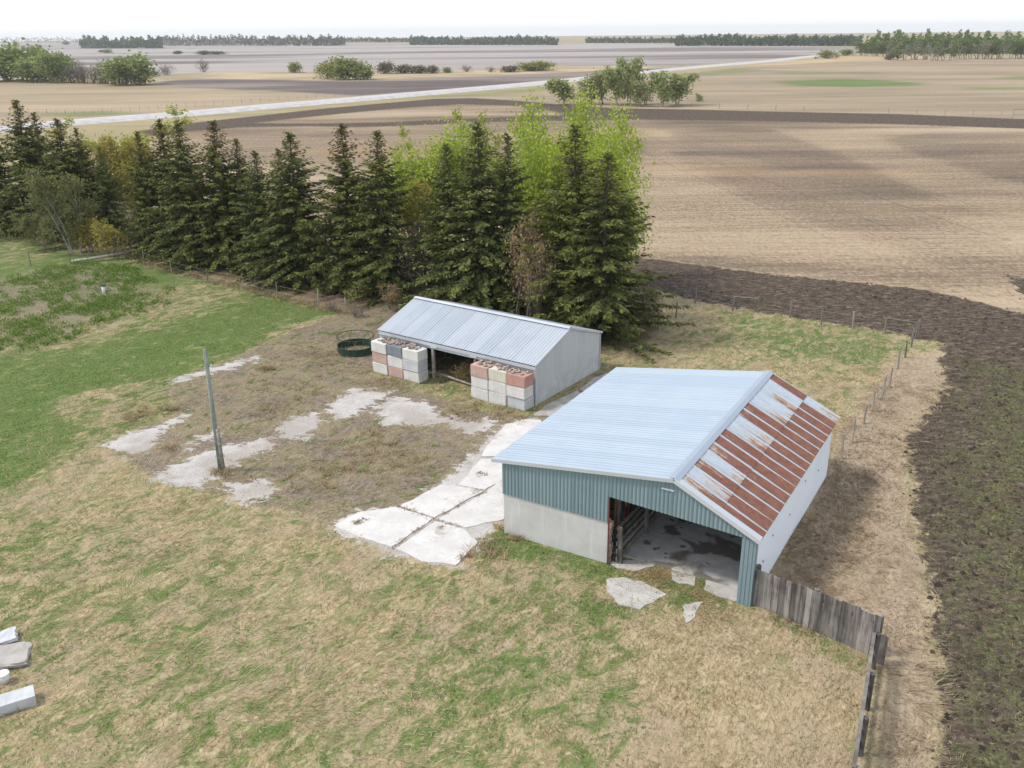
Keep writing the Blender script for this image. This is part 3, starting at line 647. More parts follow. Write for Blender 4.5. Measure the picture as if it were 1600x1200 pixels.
# right wall: white sheets, horizontal corrugation
for r_ in range(4):
    z0, z1 = .02 + r_ * .66, .02 + (r_ + 1) * .66 + .04
    for k in range(4):
        a, b = .27 + k * (BD - .27) / 4, .27 + (k + 1) * (BD - .27) / 4 + (.04 if k < 3 else 0)
        zt = min(z1, 2.62) if r_ == 3 else z1
        sheet('wall_sheet', MAT['siding_white'], wall_r, p00=(BW + .02 - .002 * r_ - .002 * (k % 2), a, z0), p10=(BW + .02 - .002 * r_ - .002 * (k % 2), a, zt), p01=(BW + .02 - .002 * r_ - .002 * (k % 2), b, z0), p11=(BW + .02 - .002 * r_ - .002 * (k % 2), b, zt), pitch=.075, rw=.03, rh=.018, L=zt - z0, wave=True)
part('sill_board', MAT['wood_dark'], barn, (BW - .06, BW, .27, BD, -.1, .25))
for yv, zv in ((1.1, 1.1), (2.1, 1.6), (4.4, 1.3), (6.5, 1.75), (8.8, 1.2)):
    part('bolt', MAT['wood_dark'], wall_r, (BW + .03, BW + .05, yv, yv + .05, zv, zv + .05))
# long pale roof: 14 sheets side by side
for k in range(14):
    s0, s1 = k / 14, (k + 1) / 14 + (.004 if k < 13 else 0)
    sheet('roof_sheet', MAT['galv_new'], roof_l, p00=eL0, p10=eL1, p01=rg0, p11=rg1, pitch=.2, rw=.04, rh=.018, s0=s0, s1=s1, L=BD + .22, off=.004 * (k % 2), nt_=2)
RL = [.44, .24, .55, .16, .52, .74, .68, .26, .22, .64, .68, .26, .08, .26, .04, .95]
for k in range(16):
    s0, s1 = k / 16, (k + 1) / 16
    sheet('roof_sheet', MAT['rust'], roof_r, rust=RL[k], p00=rg0, p10=rg1, p01=eR0, p11=eR1, pitch=.6, rw=.07, rh=.022, s0=s0, s1=s1, t0=0, t1=.53, L=BD + .22, off=.016 + .003 * (k % 2), ends_rib=True, nt_=8)
    sheet('roof_sheet', MAT['rust'], roof_r, rust=(.70 + .10 * ((k * 7) % 4)) if k < 15 else .22, p00=rg0, p10=rg1, p01=eR0, p11=eR1, pitch=.6, rw=.07, rh=.022, s0=s0, s1=s1, t0=.49, t1=1.0, L=BD + .22, off=.0 + .003 * (k % 2), ends_rib=True, nt_=8)
rc_ = MB()
for dx, dz0 in ((-.19, .0), (.17, .0)):
    zz = -.025 if dx < 0 else -.085
    rc_.add([(6.75, -.13, 4.11), (6.75, BD + .11, 4.34), (6.75 + dx, BD + .11, 4.34 + zz), (6.75 + dx, -.13, 4.11 + zz)], [(0, 1, 2, 3)])
rc_.build('ridge_cap', MAT['ridge_cap'], roof_l)
def strip3(name, mat, a, b, h, th):
    m = MB(); m.beam(a, b, th, h); return m.build(name, mat, barn)
strip3('rake_trim', MAT['galv_trim'], (-.43, -.155, 3.06), (6.74, -.155, 4.02), .14, .05)
strip3('rake_trim', MAT['galv_trim'], (6.76, -.155, 4.02), (9.78, -.155, 2.555), .14, .05)
m = MB(); m.add([(6.75, -.19, 4.105), (6.75, .10, 4.108), (9.79, .10, 2.642), (9.79, -.19, 2.636)], [(0, 1, 2, 3)]); m.build('rake_flashing', MAT['galv_trim'], barn)
strip3('eave_trim', MAT['ridge_cap'], (-.44, -.1, 3.04), (-.44, BD + .08, 3.14), .10, .03)
part('lamp_bracket', MAT['galv_trim'], barn, (6.3, 6.75, -.09, -.04, 3.58, 3.62))
# frame inside
fr = [(2.3, 3), (4.5, 3.6), (4.5, 7.2), (7.2, 5.4), (7.2, 9.0), (9.4, 2.7), (9.4, 5.4), (9.4, 8.1)]
for (u, v) in fr: part('frame_post', MAT['wood_dark'], barn, (u - .08, u + .08, v - .08, v + .08, 0, rake(u) - .12 + v * .012))
for v in np.arange(.6, BD, 1.2):
    m = MB(); dz = v / BD * .16
    m.beam((-.1, v, 3.02 + dz), (6.7, v, 3.90 + dz), .06, .16); m.beam((6.75, v, 3.88 + dz), (9.6, v, 2.52 + dz), .06, .16); m.build('rafter', MAT['wood_dark'], barn)
part('door_track', MAT['red_paint'], barn, (4.372, 4.40, -.075, -.02, .02, 2.72))
# timber pen partition just inside the doorway
for k, (v, lean) in enumerate(((.25, .16), (2.6, .06), (5.2, .04), (7.8, 0))):
    MB().beam((4.78, v, 0), (4.78, v - lean, 1.55), .13, .13).build('pen_post', MAT['wood_grey'], barn)
for k in range(5):
    MB().beam((4.66, .12, .22 + k * .31), (4.66, 8.0, .25 + k * .31), .05, .17).build('pen_rail', MAT['wood_grey'], barn)
for k, (v, mm) in enumerate(((.75, 'wood_tan'), (1.05, 'wood_grey'), (1.7, 'wood_tan'), (2.05, 'wood_dark'), (2.9, 'wood_grey'), (3.6, 'wood_tan'))):
    part('hanging_board', MAT[mm], barn, (4.24, 4.28, v, v + .22, .9 - .1 * (k % 2), 3.1))
part('red_panel', MAT['red_paint'], barn, (4.30, 4.34, 1.5, 1.72, .75, 1.5))

# ================================================================ LOW SHED (far)
SYAW = math.radians(-35.6); SL_, SD_ = 10.75, 6.3
shed = empty('low_shed', (SA[0], SA[1], 0), SYAW, 'low open fronted livestock shed with grey ribbed metal roof', 'shed')
sE0, sE1 = (-SL_, -.25, 2.20), (.10, -.25, 2.20); sR0, sR1 = (-SL_, 3.12, 3.34), (.10, 3.12, 3.34); sB0, sB1 = (-SL_, SD_ + .2, 2.22), (.10, SD_ + .2, 2.22)
sp1, sp2 = MB(), MB()
for k in range(4):
    sp1.beam((-SL_ + .1, .1 + k * .9, 2.20 + (.35 + k * .9) * .338 - .06), (0, .1 + k * .9, 2.20 + (.35 + k * .9) * .338 - .06), .08, .05); sp2.beam((-SL_ + .1, 6.2 - k * .9, 2.22 + (.3 + k * .9) * .331 - .06), (0, 6.2 - k * .9, 2.22 + (.3 + k * .9) * .331 - .06), .08, .05)
sroof, sroof2 = sp1.build('front_roof', MAT['wood_dark'], shed), sp2.build('rear_roof', MAT['wood_dark'], shed)
for k in range(14):
    s0, s1 = k / 14, (k + 1) / 14 + (.003 if k < 13 else 0)
    sheet('roof_sheet', MAT['galv_shed'], sroof, p00=sE0, p10=sE1, p01=sR0, p11=sR1, pitch=.19, rw=.055, rh=.034, s0=s0, s1=s1, L=SL_ + .1, off=.004 * (k % 2))
    sheet('roof_sheet', MAT['galv_shed'], sroof2, p00=sB0, p10=sB1, p01=sR0, p11=sR1, pitch=.19, rw=.055, rh=.034, s0=s0, s1=s1, L=SL_ + .1, off=.004 * (k % 2))
m = MB()
for dy, dz in ((-.2, -.065), (.2, -.065)): m.add([(-SL_ - .01, 3.12, 3.42), (.11, 3.12, 3.42), (.11, 3.12 + dy, 3.42 + dz), (-SL_ - .01, 3.12 + dy, 3.42 + dz)], [(0, 1, 2, 3)])
m.build('ridge_cap', MAT['galv_trim'], sroof)
part('fascia_board', MAT['galv_trim'], shed, (-SL_ + .01, .09, -.22, -.18, 1.96, 2.15))
part('header_beam', MAT['siding_grey'], shed, (-SL_ + .05, .05, -.16, -.02, 1.80, 2.03))
def gz(v): return 2.20 + (v + .25) / 3.37 * 1.14 if v < 3.12 else 3.34 - (v - 3.12) / 3.38 * 1.12
lw_r = part('lower_wall', MAT['conc_grey'], shed, (-.09, .03, 0, SD_, -.1, .96)); 
lw_l = part('lower_wall', MAT['conc_grey'], shed, (-SL_ + .1, -SL_ + .22, 0, SD_, -.1, .96))
lw_b = part('lower_wall', MAT['conc_grey'], shed, (-SL_ + .22, -.09, SD_ - .12, SD_, -.1, .96))
cutv = [k * SD_ / 8 for k in range(9)]
for k in range(8):
    a, b = cutv[k], cutv[k + 1]
    mids = [a, b] if not (a < 3.12 < b) else [a, 3.12, b]
    for c, d in zip(mids[:-1], mids[1:]):
        for xx in (.045, -SL_ + .09):
            sheet('siding_panel', MAT['siding_grey'], lw_r if xx > 0 else lw_l, p00=(xx, c, .93), p10=(xx, d, .93), p01=(xx, c, gz(c) - .03), p11=(xx, d, gz(d) - .03), pitch=.26, rw=.03, rh=.01 if xx > 0 else -.01, L=d - c)
for k in range(12):
    a, b = -SL_ + .1 + k * (SL_ - .1) / 12, -SL_ + .1 + (k + 1) * (SL_ - .1) / 12
    sheet('siding_panel', MAT['siding_grey'], lw_b, p00=(a, SD_ + .01, .93), p10=(b, SD_ + .01, .93), p01=(a, SD_ + .01, 2.2), p11=(b, SD_ + .01, 2.2), pitch=.26, rw=.03, rh=.01, L=b - a)
part('corner_trim', MAT['galv_trim'], shed, (-.10, .075, -.17, -.005, -.05, 2.1))
part('corner_trim', MAT['galv_trim'], shed, (-.08, .075, SD_ + .03, SD_ + .10, -.05, 2.15))
part('corner_trim', MAT['galv_trim'], shed, (-SL_ + .06, -SL_ + .2, -.17, -.005, -.05, 2.1))
for u in (-6.80, -3.85): part('opening_post', MAT['wood_rail'], shed, (u - .07, u + .07, -.16, -.02, -.05, 1.80))
for u in (-6.65, -3.9): part('beam_bracket', MAT['galv_trim'], shed, (u - .22, u + .22, -.235, -.225, 1.88, 2.02))
for u in (-8.6, -6.6, -3.85, -1.9):
    part('frame_post', MAT['wood_dark'], shed, (u - .07, u + .07, 3.05, 3.19, -.05, 3.2))
# rake trims
for xx in (.11, -SL_ - .01):
    m = MB(); m.beam((xx, -.26, 2.17), (xx, 3.12, 3.31), .03, .1); m.beam((xx, 3.12, 3.31), (xx, SD_ + .21, 2.19), .03, .1); m.build('rake_trim', MAT['galv_trim'], shed)

def sl2w(u, v, z=0): return Vector((SA[0] + su_[0] * u + sv2[0] * v, SA[1] + su_[1] * u + sv2[1] * v, z))
# ---- stacked concrete blocks
bm0 = bevel(MB().box(-.57, .57, -.40, .40, 0, .615).mesh('block'), .045, 2)
def stack(u_left, v, cols, where, n0):
    for c in range(3):
        for r_ in range(3):            # r_ 0 = top
            me = bm0.copy()
            for vv in me.vertices: vv.co += Vector((random.uniform(-1, 1), random.uniform(-1, 1), random.uniform(-.3, .3))) * .012
            me.materials.clear(); me.materials.append(MAT[cols[c][r_]])
            p = sl2w(u_left + .575 + c * 1.165, v + random.uniform(-.04, .04), (2 - r_) * .622 + (.0 if r_ < 2 else -.004))
            o = link('concrete_block', me, None, loc=p); o.rotation_euler = (0, 0, SYAW + random.uniform(-.025, .025))
            nm = {'conc_white': 'whitish', 'conc_grey': 'light grey', 'conc_dark': 'dark slate grey', 'conc_pink': 'dusty pink', 'conc_rose': 'rose red', 'conc_cream': 'cream'}[cols[c][r_]]
            tag(o, '%s concrete block, %s row, %s column of the stack %s' % (nm, ('top', 'middle', 'bottom')[r_], ('left', 'centre', 'right')[c], where), 'block', 'concrete blocks stacked before the shed')
stack(-10.45, -.78, [('conc_white', 'conc_pink', 'conc_white'), ('conc_dark', 'conc_white', 'conc_pink'), ('conc_white', 'conc_grey', 'conc_white')], 'beside the round feeder', 0)
stack(-3.42, -.72, [('conc_pink', 'conc_white', 'conc_white'), ('conc_cream', 'conc_white', 'conc_white'), ('conc_rose', 'conc_white', 'conc_grey')], 'at the shed gable end', 9)
def rubble(u0, u1, v, z, label):
    V, Fc = [], []
    for k in range(70):
        s = random.uniform(.05, .15) if k % 6 else random.uniform(.14, .2); c = np.array(sl2w(random.uniform(u0, u1), v + random.uniform(-.28, .33), z + s * .25)); b = len(V)
        ico = [(0, 0, 1), (0, 0, -.5), (1, 0, 0), (0, 1, 0), (-1, 0, 0), (0, -1, 0)]; a = random.random() * 3
        for q in ico:
            x, y_ = q[0] * math.cos(a) - q[1] * math.sin(a), q[0] * math.sin(a) + q[1] * math.cos(a)
            V.append(c + np.array((x, y_, q[2] * .7)) * s * random.uniform(.7, 1.2))
        Fc += [(b + i, b + j, b + k2) for i, j, k2 in ((0, 2, 3), (0, 3, 4), (0, 4, 5), (0, 5, 2), (1, 3, 2), (1, 4, 3), (1, 5, 4), (1, 2, 5))]
    t = tag(link('rubble', np_mesh('rubble', V, Fc), MAT['stone']), label, 'rubble', kind='stuff')
rubble(-10.1, -7.2, -.72, 1.86, 'brown stones and dirt lying on the block stack beside the feeder')
rubble(-3.2, -.2, -.66, 1.86, 'brown stones and dirt lying on the block stack at the gable end')

# ---- round bale feeder
fc_ = G(557, 549); fdr = empty('bale_feeder', (fc_[0], fc_[1], 0), 0, 'round dark green metal bale feeder left of the block stack', 'feeder')
R_ = 1.12
def ring(name, z, rr, mat, h=None, par=fdr, n=40):
    if h:
        V = [(R_ * math.cos(2 * math.pi * k / n) * s, R_ * math.sin(2 * math.pi * k / n) * s, zz) for s in (1, .985) for zz in (z, z + h) for k in range(n)]
        q = lambda a, b: [(a * n + k, a * n + (k + 1) % n, b * n + (k + 1) % n, b * n + k) for k in range(n)]
        me = bpy.data.meshes.new(name); me.from_pydata(V, [], q(0, 1) + q(3, 2) + q(1, 3)); return link(name, me, mat, par)
    return MB().tube([(R_ * math.cos(2 * math.pi * k / n), R_ * math.sin(2 * math.pi * k / n), z) for k in range(n + 1)], rr, 6, cap=False).build(name, mat, par)
ring('skirt', 0, 0, MAT['dark_metal'], .42); ring('top_hoop', 1.0, .022, MAT['dark_metal']); ring('middle_hoop', .44, .022, MAT['dark_metal'])
for k in range(16):
    a = 2 * math.pi * k / 16; a2 = a + .25
    MB().tube([(R_ * math.cos(a), R_ * math.sin(a), .42), (R_ * math.cos(a2), R_ * math.sin(a2), 1.0)], .013, 5).build('slant_bar', MAT['rusty_bar'], fdr)

# ---- utility pole with splint
pb = G(345, 735); pl_h = height_at(pb, 546)
pole = empty('wooden_pole', (pb[0], pb[1], 0), 0, 'weathered wooden pole standing alone in the broken concrete yard', 'pole')
MB().tube([(-.02, .05, -.3), (0, .02, 2.2), (.03, 0, pl_h)], [.105, .095, .08], 10).build('shaft', MAT['pole'], pole, True)
MB().tube([(.15, -.06, -.3), (.13, -.08, 2.05)], [.085, .075], 10).build('splint_post', MAT['wood_rail'], pole, True)
MB().tube([(.0, .0, pl_h - .75), (.25, .0, pl_h - .76)], .02, 6).build('bracket', MAT['rusty_bar'], pole)
br_ = pole.children[-1]
MB().tube([(.2, 0, pl_h - .8), (.2, 0, pl_h - .68)], .045, 8).build('insulator', MAT['white_plastic'], br_)
for z in (.7, 1.5): MB().tube([(.07 + .22 * math.cos(a) , -.03 + .17 * math.sin(a), z) for a in np.linspace(0, 6.283, 13)], .012, 5, cap=False).build('binding_wire', MAT['wire'], pole)

# ---- vent pipe in the garden
q = G(163, 459); vp = empty('vent_pipe', (q[0], q[1], 0), 0, 'short white standpipe in the weedy garden patch', 'pipe')
MB().tube([(0, 0, -.2), (.02, .0, .62)], .14, 12).build('pipe_body', MAT['white_plastic'], vp, True)
MB().tube([(.018, 0, .60), (.022, 0, .68)], [.17, .15], 12).build('cap', MAT['dark_metal'], vp)

# ---- board fence from the barn corner
f0, f1 = Vector((*G2(1176, 943), 0)), Vector((*G2(1364, 1026), 0))
bf = empty('board_fence', f0, 0, 'weathered grey board fence running out from the teal corner post', 'fence')
d_ = (f1 - f0); Lf = d_.length; d_.normalize(); nf = Vector((-d_.y, d_.x, 0)); x = 0; k = 0
while x < Lf:
    wd = random.uniform(.115, .24); hh = 1.40 + .10 * x / Lf + random.uniform(-.05, .03); c = d_ * (x + wd / 2); lean = random.uniform(-.012, .012)
    yaw = math.atan2(d_.y, d_.x); Mx = Matrix.Translation(c + nf * random.uniform(-.012, .012)) @ Matrix.Rotation(yaw, 4, 'Z') @ Matrix.Rotation(lean, 4, 'Y')
    MB().box(-wd / 2 + .004, wd / 2 - .004, -.014, .014, -.1, hh, Mx).build('board', MAT['wood_grey'], bf); x += wd; k += 1
for z in (.35, 1.15): MB().beam(d_ * 0 + nf * .06 + Vector((0, 0, z)), d_ * Lf + nf * .06 + Vector((0, 0, z)), .05, .12).build('rail', MAT['wood_grey'], bf)
for s in (.0, .5, 1.0): MB().tube([d_ * Lf * s + nf * .17 + Vector((0, 0, -.3)), d_ * Lf * s + nf * .17 + Vector((0, 0, 1.42))], .09, 8).build('post', MAT['wood_grey'], bf)
g0, g1 = Vector((*G2(1366, 990, 1.25), 0)), Vector((*G2(1334, 1200, 1.25), 0))
rf = empty('rail_fence', g0, 0, 'low grey rail fence seen end-on at the lower right corner of the grass', 'fence')
d2 = (g1 - g0); L2 = d2.length; d2.normalize()
MB().beam(Vector((0, 0, 1.22)), d2 * L2 + Vector((0, 0, 1.22)), .10, .15).build('top_rail', MAT['wood_rail'], rf)
for z in (.45, .85): MB().beam(Vector((.03, 0, z)), d2 * L2 + Vector((.03, 0, z)), .05, .15).build('rail', MAT['wood_grey'], rf)
for s in (0.0, .34, .67, 1.0): MB().tube([d2 * L2 * s + Vector((.12, 0, -.3)), d2 * L2 * s + Vector((.12, 0, 1.25))], .085, 8).build('post', MAT['wood_grey'], rf)
for s in (.12, .2): MB().box(-.09, .09, -.015, .015, -.05, 1.05, Matrix.Translation(Vector((.22 + s, .35 - s, 0))) @ Matrix.Rotation(-.75, 4, 'Z')).build('board', MAT['wood_grey'], rf)

# ---- wire fences
def wire_fence(pts, label, h=1.15, r=.06, rails=(), name='wire_fence', wires=(.45, .95), mat='post_wood', lean=.04):
    P = [Vector((*G2(*p), 0)) for p in pts]; o = empty(name, P[0], 0, label, 'fence')
    for i, q in enumerate(P):
        a = q - P[0]; hh = h * random.uniform(.9, 1.1)
        MB().tube([a + Vector((0, 0, -.2)), a + Vector((random.uniform(-lean, lean) * hh, random.uniform(-lean, lean) * hh, hh))], [r, r * .85], 7).build('post', MAT[mat], o)
    for z in wires: MB().tube([q - P[0] + Vector((0, 0, z)) for q in P], .006, 3, cap=False).build('wire', MAT['wire'], o)
    for i, j in rails: MB().tube([P[i] - P[0] + Vector((0, 0, h * .88)), P[j] - P[0] + Vector((0, 0, h * .88))], .05, 6).build('brace_rail', MAT['post_wood'], o)
    return o
wire_fence([(1315, 718), (1331, 692), (1349, 664), (1363, 643), (1378, 622), (1390, 604), (1403, 577), (1414, 559), (1424, 543), (1433, 527)], 'wire fence with greenish wooden posts along the dry bank right of the barn', 1.15, .055)
wire_fence([(1028, 514), (1056, 497), (1086, 474), (1145, 486), (1184, 489), (1234, 497), (1283, 508), (1332, 515), (1382, 521), (1431, 529)], 'wire fence along the edge of the dark plowed headland', 1.15, .06, rails=((3, 4), (8, 9)))
wire_fence([(48, 417), (110, 410), (182, 398), (226, 412), (268, 427), (325, 441), (380, 452), (434, 466), (498, 480), (540, 490)], 'wire fence with grey posts along the foot of the spruce row', 1.2, .045)
wire_fence([(1080 + k * 44, 168 + k * 1.25) for k in range(14)], 'distant post fence along the near edge of the right pasture', 1.1, .055, wires=(1.0,))
wire_fence([(30 + k * 14.5, 175.5 + k * .55 - max(0, k - 7) * 1.6) for k in range(36)], 'distant post fence beside the far side of the gravel road', 1.1, .05, wires=(1.0,))
gt = G(1592, 186); gate = empty('gate_frame', (gt[0], gt[1], 0), 0, 'thin grey gate frame at the far right field corner', 'gate')
m = MB(); m.tube([(-1.4, 0, 0), (-1.4, 0, 2.0), (2.2, 0, 2.0), (2.2, 0, 0)], .07, 6); m.tube([(-1.4, 0, 1.0), (2.2, 0, 1.0)], .05, 6); m.build('tube_frame', MAT['wire'], gate)
a, b = G(1068, 470), G(1086, 466)
pk = empty('leaning_plank', (a[0], a[1], 0), 0, 'pale plank leaning on the fence corner near the last spruce', 'plank')
MB().beam((0, 0, .2), (b[0] - a[0], b[1] - a[1] , 1.15), .06, .26).build('plank_body', MAT['wood_rail'], pk)

# ---- fallen log and brush beside the spruce row
a, b = G(112, 411), G(193, 396, .5); lg = empty('fallen_log', (a[0], a[1], 0), 0, 'fallen bare pole lying at the foot of the spruces at left', 'log')
MB().tube([(0, 0, .12), ((b[0] - a[0]) * .5, (b[1] - a[1]) * .5, .30), (b[0] - a[0], b[1] - a[1], .55)], [.14, .12, .08], 8).build('stem', MAT['bark_pale'], lg, True)
for s, dx, dz in ((.3, .5, .7), (.55, -.5, .9), (.8, .3, .6)):
    p0 = Vector(((b[0] - a[0]) * s, (b[1] - a[1]) * s, .2 + .3 * s)); MB().tube([p0, p0 + Vector((dx, -.4, dz))], [.035, .015], 5).build('branch_stub', MAT['bark_pale'], lg)

# ---- debris at the lower left corner
def tilted_slab(name, px, size, rz, rx, ry, mat, label, cat, z=0, rough=.045):
    p = G(*px); me = MB().box(-size[0] / 2, size[0] / 2, -size[1] / 2, size[1] / 2, -size[2] / 2, size[2] / 2).mesh(name)
    bm = bmesh.new(); bm.from_mesh(me); bmesh.ops.subdivide_edges(bm, edges=bm.edges[:], cuts=4, use_grid_fill=True)
    for v in bm.verts: v.co += Vector((random.uniform(-1, 1) * rough, random.uniform(-1, 1) * rough, random.uniform(-.4, .4) * rough))
    bm.to_mesh(me); bm.free()
    o = link(name, me, MAT[mat], loc=(p[0], p[1], z)); o.rotation_euler = (rx, ry, rz)
    return tag(o, label, cat)
tilted_slab('broken_slab', (14, 1028), (1.15, 1.3, .16), .35, -.10, .10, 'slab_dull', 'rough grey broken concrete slab lying tilted in the grass at lower left', 'slab', .07)
tilted_slab('broken_slab', (2, 1003), (.9, .6, .18), .5, .05, -.1, 'conc_grey', 'small white concrete chunk behind the grey broken slab', 'slab', .10)
tilted_slab('concrete_kerb', (-4, 1112), (2.0, .55, .40), .52, .03, 0, 'conc_grey', 'white concrete block with bevelled edge at the lower left corner', 'block', .14, .008)
q = G(7, 1066); bk = empty('white_bucket', (q[0], q[1], 0), 0, 'small white pail between the broken slabs at lower left', 'bucket')
MB().tube([(0, 0, 0), (0, 0, .3)], [.15, .19], 14).build('pail', MAT['white_plastic'], bk, True); MB().tube([(0, 0, .3), (0, 0, .33)], [.2, .19], 14).build('lid', MAT['white_plastic'], bk)

# ================================================================ VEGETATION
def kites(base, dirv, length, width, side, col, fold=.3):
    "leaf-like kites: base (n,3), unit dir, length (n), width (n), side vector (n,3), col (n,3) -> V,F,C"
    n = len(base); L = length[:, None]; W = width[:, None]; nrm = np.cross(dirv, side)
    V = np.empty((n, 4, 3)); V[:, 0] = base; V[:, 1] = base + dirv * L * .5 + side * W * .5 - nrm * W * fold * .5
    V[:, 2] = base + dirv * L; V[:, 3] = base + dirv * L * .5 - side * W * .5 - nrm * W * fold * .5
    F_ = np.arange(n * 4).reshape(n, 4); C = np.ones((n, 4, 4)); C[:, :, :3] = col[:, None, :]
    return V.reshape(-1, 3), F_, C.reshape(-1, 4)
def unit(a): return a / (np.linalg.norm(a, axis=-1, keepdims=True) + 1e-9)
def rand_dirs(n, r):
    return unit(r.normal(size=(n, 3)))

def spruce(seed, h=12.0, rb=2.9, tint=(.055, .07, .024), top=(.13, .075, .04), topamt=.5, droop=.35, sparse=1.0):
    r = np.random.default_rng(seed); B, D, Ln, Wd, Sd, Cc = [], [], [], [], [], []
    wood = MB(); wood.tube([(0, 0, -.2), (.03, 0, h * .5), (0, .02, h * .985)], [.19, .11, .012], 7)
    z = .55
    while z < h - .12:
        f = z / h; Lz = rb * 1.12 * (1 - f) ** .95 * (.75 + .5 * vnoise(z * 1.0, seed * 3.1, .6, 2, seed)) + .10
        if f < .1: Lz *= .75 + 2.5 * f
        nb = int(r.integers(6, 9)) if f < .85 else 5
        a0 = r.random() * 6.28
        for k in range(nb):
            az = a0 + 6.283 * k / nb + r.normal() * .35; L = Lz * r.uniform(.50, 1.22) * (.82 + .36 * vnoise(math.cos(az) * 2 + 5, math.sin(az) * 2 + 5 + f * 3, 1.0, 2, seed)); z_b = z; z = z_b + r.uniform(-.16, .16)
            el0 = .75 * f - .12 + r.normal() * .10; ns = max(3, int(L / .17)); tt = np.linspace(.12, 1, ns)
            hd = np.array([math.cos(az), math.sin(az), 0]); sdv = np.array([-hd[1], hd[0], 0])
            zz = np.tan(el0) * tt * L - droop * (1 - f) * (tt ** 1.5) * L * .55 + .22 * L * (1 - f) * np.clip(tt - .7, 0, 1) ** 1.3
            pts = hd[None] * (tt * L)[:, None]; pts[:, 2] = z + zz
            if L > .8 and k % 2 == 0: wood.tube([(0, 0, z), tuple(pts[ns // 2]), tuple(pts[-1])], [.035, .02, .006], 3, cap=False)
            for sgn in (-1, 1):
                for lay in range(3):
                    n = ns; jit = r.normal(size=(n, 3)) * .05; b = pts + jit; side = unit(hd[None] * r.uniform(.5, 1.0, (n, 1)) + sgn * sdv[None] * r.uniform(.35, 1.0, (n, 1)) + np.array([0, 0, -1]) * r.uniform(.1, (.5 if lay == 0 else 2.4) * (1.05 - f) + .12, (n, 1)))
                    ln = (.15 + .21 * (1 - .55 * tt) * min(1, L / 1.2)) * r.uniform(.65, 1.2, n) * (1 if f < .8 else .8)
                    up = unit(np.cross(side, r.normal(size=(n, 3)) * .5 + np.array([0, 0, 1.0]) * 0 + hd[None]))
                    c = np.array(tint)[None] * r.uniform(.6, 1.3, (n, 1)) * (1 + .0 * tt[:, None]); c = c + np.array((.11, .105, .018))[None] * (np.clip(tt - .45, 0, 1)[:, None] * r.uniform(.2, 1.3, (n, 1)))
                    if f > .72: kk = np.clip((f - .72) / .15, 0, 1) * topamt * (r.random((n, 1)) < .65); c = c * (1 - kk) + np.array(top)[None] * kk
                    B.append(b); D.append(side); Ln.append(ln); Wd.append(ln * r.uniform(.32, .5, n)); Sd.append(up); Cc.append(c)
            z = z_b
        z += .30 if f < .8 else .22
    # leader
    n = 24; b = np.zeros((n, 3)); b[:, 2] = np.linspace(h - .7, h - .02, n); dv = unit(np.column_stack([r.normal(size=(n, 2)) * .6, np.full(n, 1.0)]))
    B.append(b); D.append(dv); Ln.append(np.full(n, .28)); Wd.append(np.full(n, .10)); Sd.append(unit(np.cross(dv, r.normal(size=(n, 3))))); Cc.append(np.array(tint)[None] * r.uniform(.8, 1.6, (n, 1)))
    V, F_, C = kites(*[np.concatenate(a) for a in (B, D, Ln, Wd, Sd, Cc)])
    return wood.mesh('trunk'), np_mesh('crown', V, F_, {'col': ('FLOAT_COLOR', C)})
def put_tree(name, protos, loc, sc_, rz, label, cat='tree', group=None, wood='bark', leaf='needle', parts=('trunk', 'crown')):
    o = empty(name, loc, rz, label, cat, group); o.scale = sc_ if hasattr(sc_, '__len__') else (sc_,) * 3
    link(parts[0], protos[0], MAT[wood], o)
    if protos[1] is not None: link(parts[1], protos[1], MAT[leaf], o)
    return o
SP = [spruce(11, 12, 2.75, (.090, .106, .028)), spruce(12, 12, 2.95, (.092, .108, .028), topamt=.85), spruce(13, 12, 2.6, (.080, .102, .032), topamt=.2, droop=.5),
      spruce(14, 12, 3.0, (.102, .116, .030), topamt=.7, droop=.25), spruce(15, 12, 2.8, (.088, .106, .030), topamt=.1, droop=.6)]
row0, row1 = np.array((-47.0, 89.0)), np.array((6.6, 54.9)); rdir = (row1 - row0) / np.linalg.norm(row1 - row0); rnorm = np.array([-rdir[1], rdir[0]])
tops = [(-30, 172, 0, 1, 1.1), (24, 158, 0, 0, 1.1), (52, 176, 2.5, 3, .95), (88, 186, .5, 1, 1.05), (118, 200, 2.0, 3, .7), (154, 229, 1.0, 2, .55), (214, 206, 0, 3, .80), (248, 187, 1.0, 1, .95), (277, 189, -.5, 4, 1.0), (332, 189, .3, 3, 1.05),
        (368, 218, 1.0, 0, .8), (398, 236, -.3, 2, .8), (434, 233, 1.4, 1, .7), (452, 207, -.6, 4, 1.12), (533, 195, 0, 1, 1.0), (589, 206, -.5, 0, .95), (697, 226, .5, 2, .78), (746, 193, -.2, 4, 1.12), (793, 209, .5, 2, .85), (899, 196, 0, 3, 1.2), (950, 241, -1.2, 0, 1.15)]
ORD = 'first second third fourth fifth sixth seventh eighth ninth tenth eleventh twelfth thirteenth fourteenth fifteenth sixteenth seventeenth eighteenth nineteenth twentieth twenty-first'.split()
for i, (px, py, back, pi, wsc) in enumerate(tops):
    wsc *= random.uniform(.92, 1.1)
    P = on_plane(px, py, row0 + rnorm * back, rdir); h = P[2]
    lb = '%s dark green spruce from the left in the long windbreak row' % ORD[i]
    if i == len(tops) - 1: lb = 'last spruce at the right end of the windbreak, behind the low shed'
    put_tree('spruce_tree', SP[pi], (P[0], P[1], -.05), (wsc * 1.38, wsc * 1.38, h / 12), random.uniform(0, 6.28), lb, group='spruces of the windbreak row')

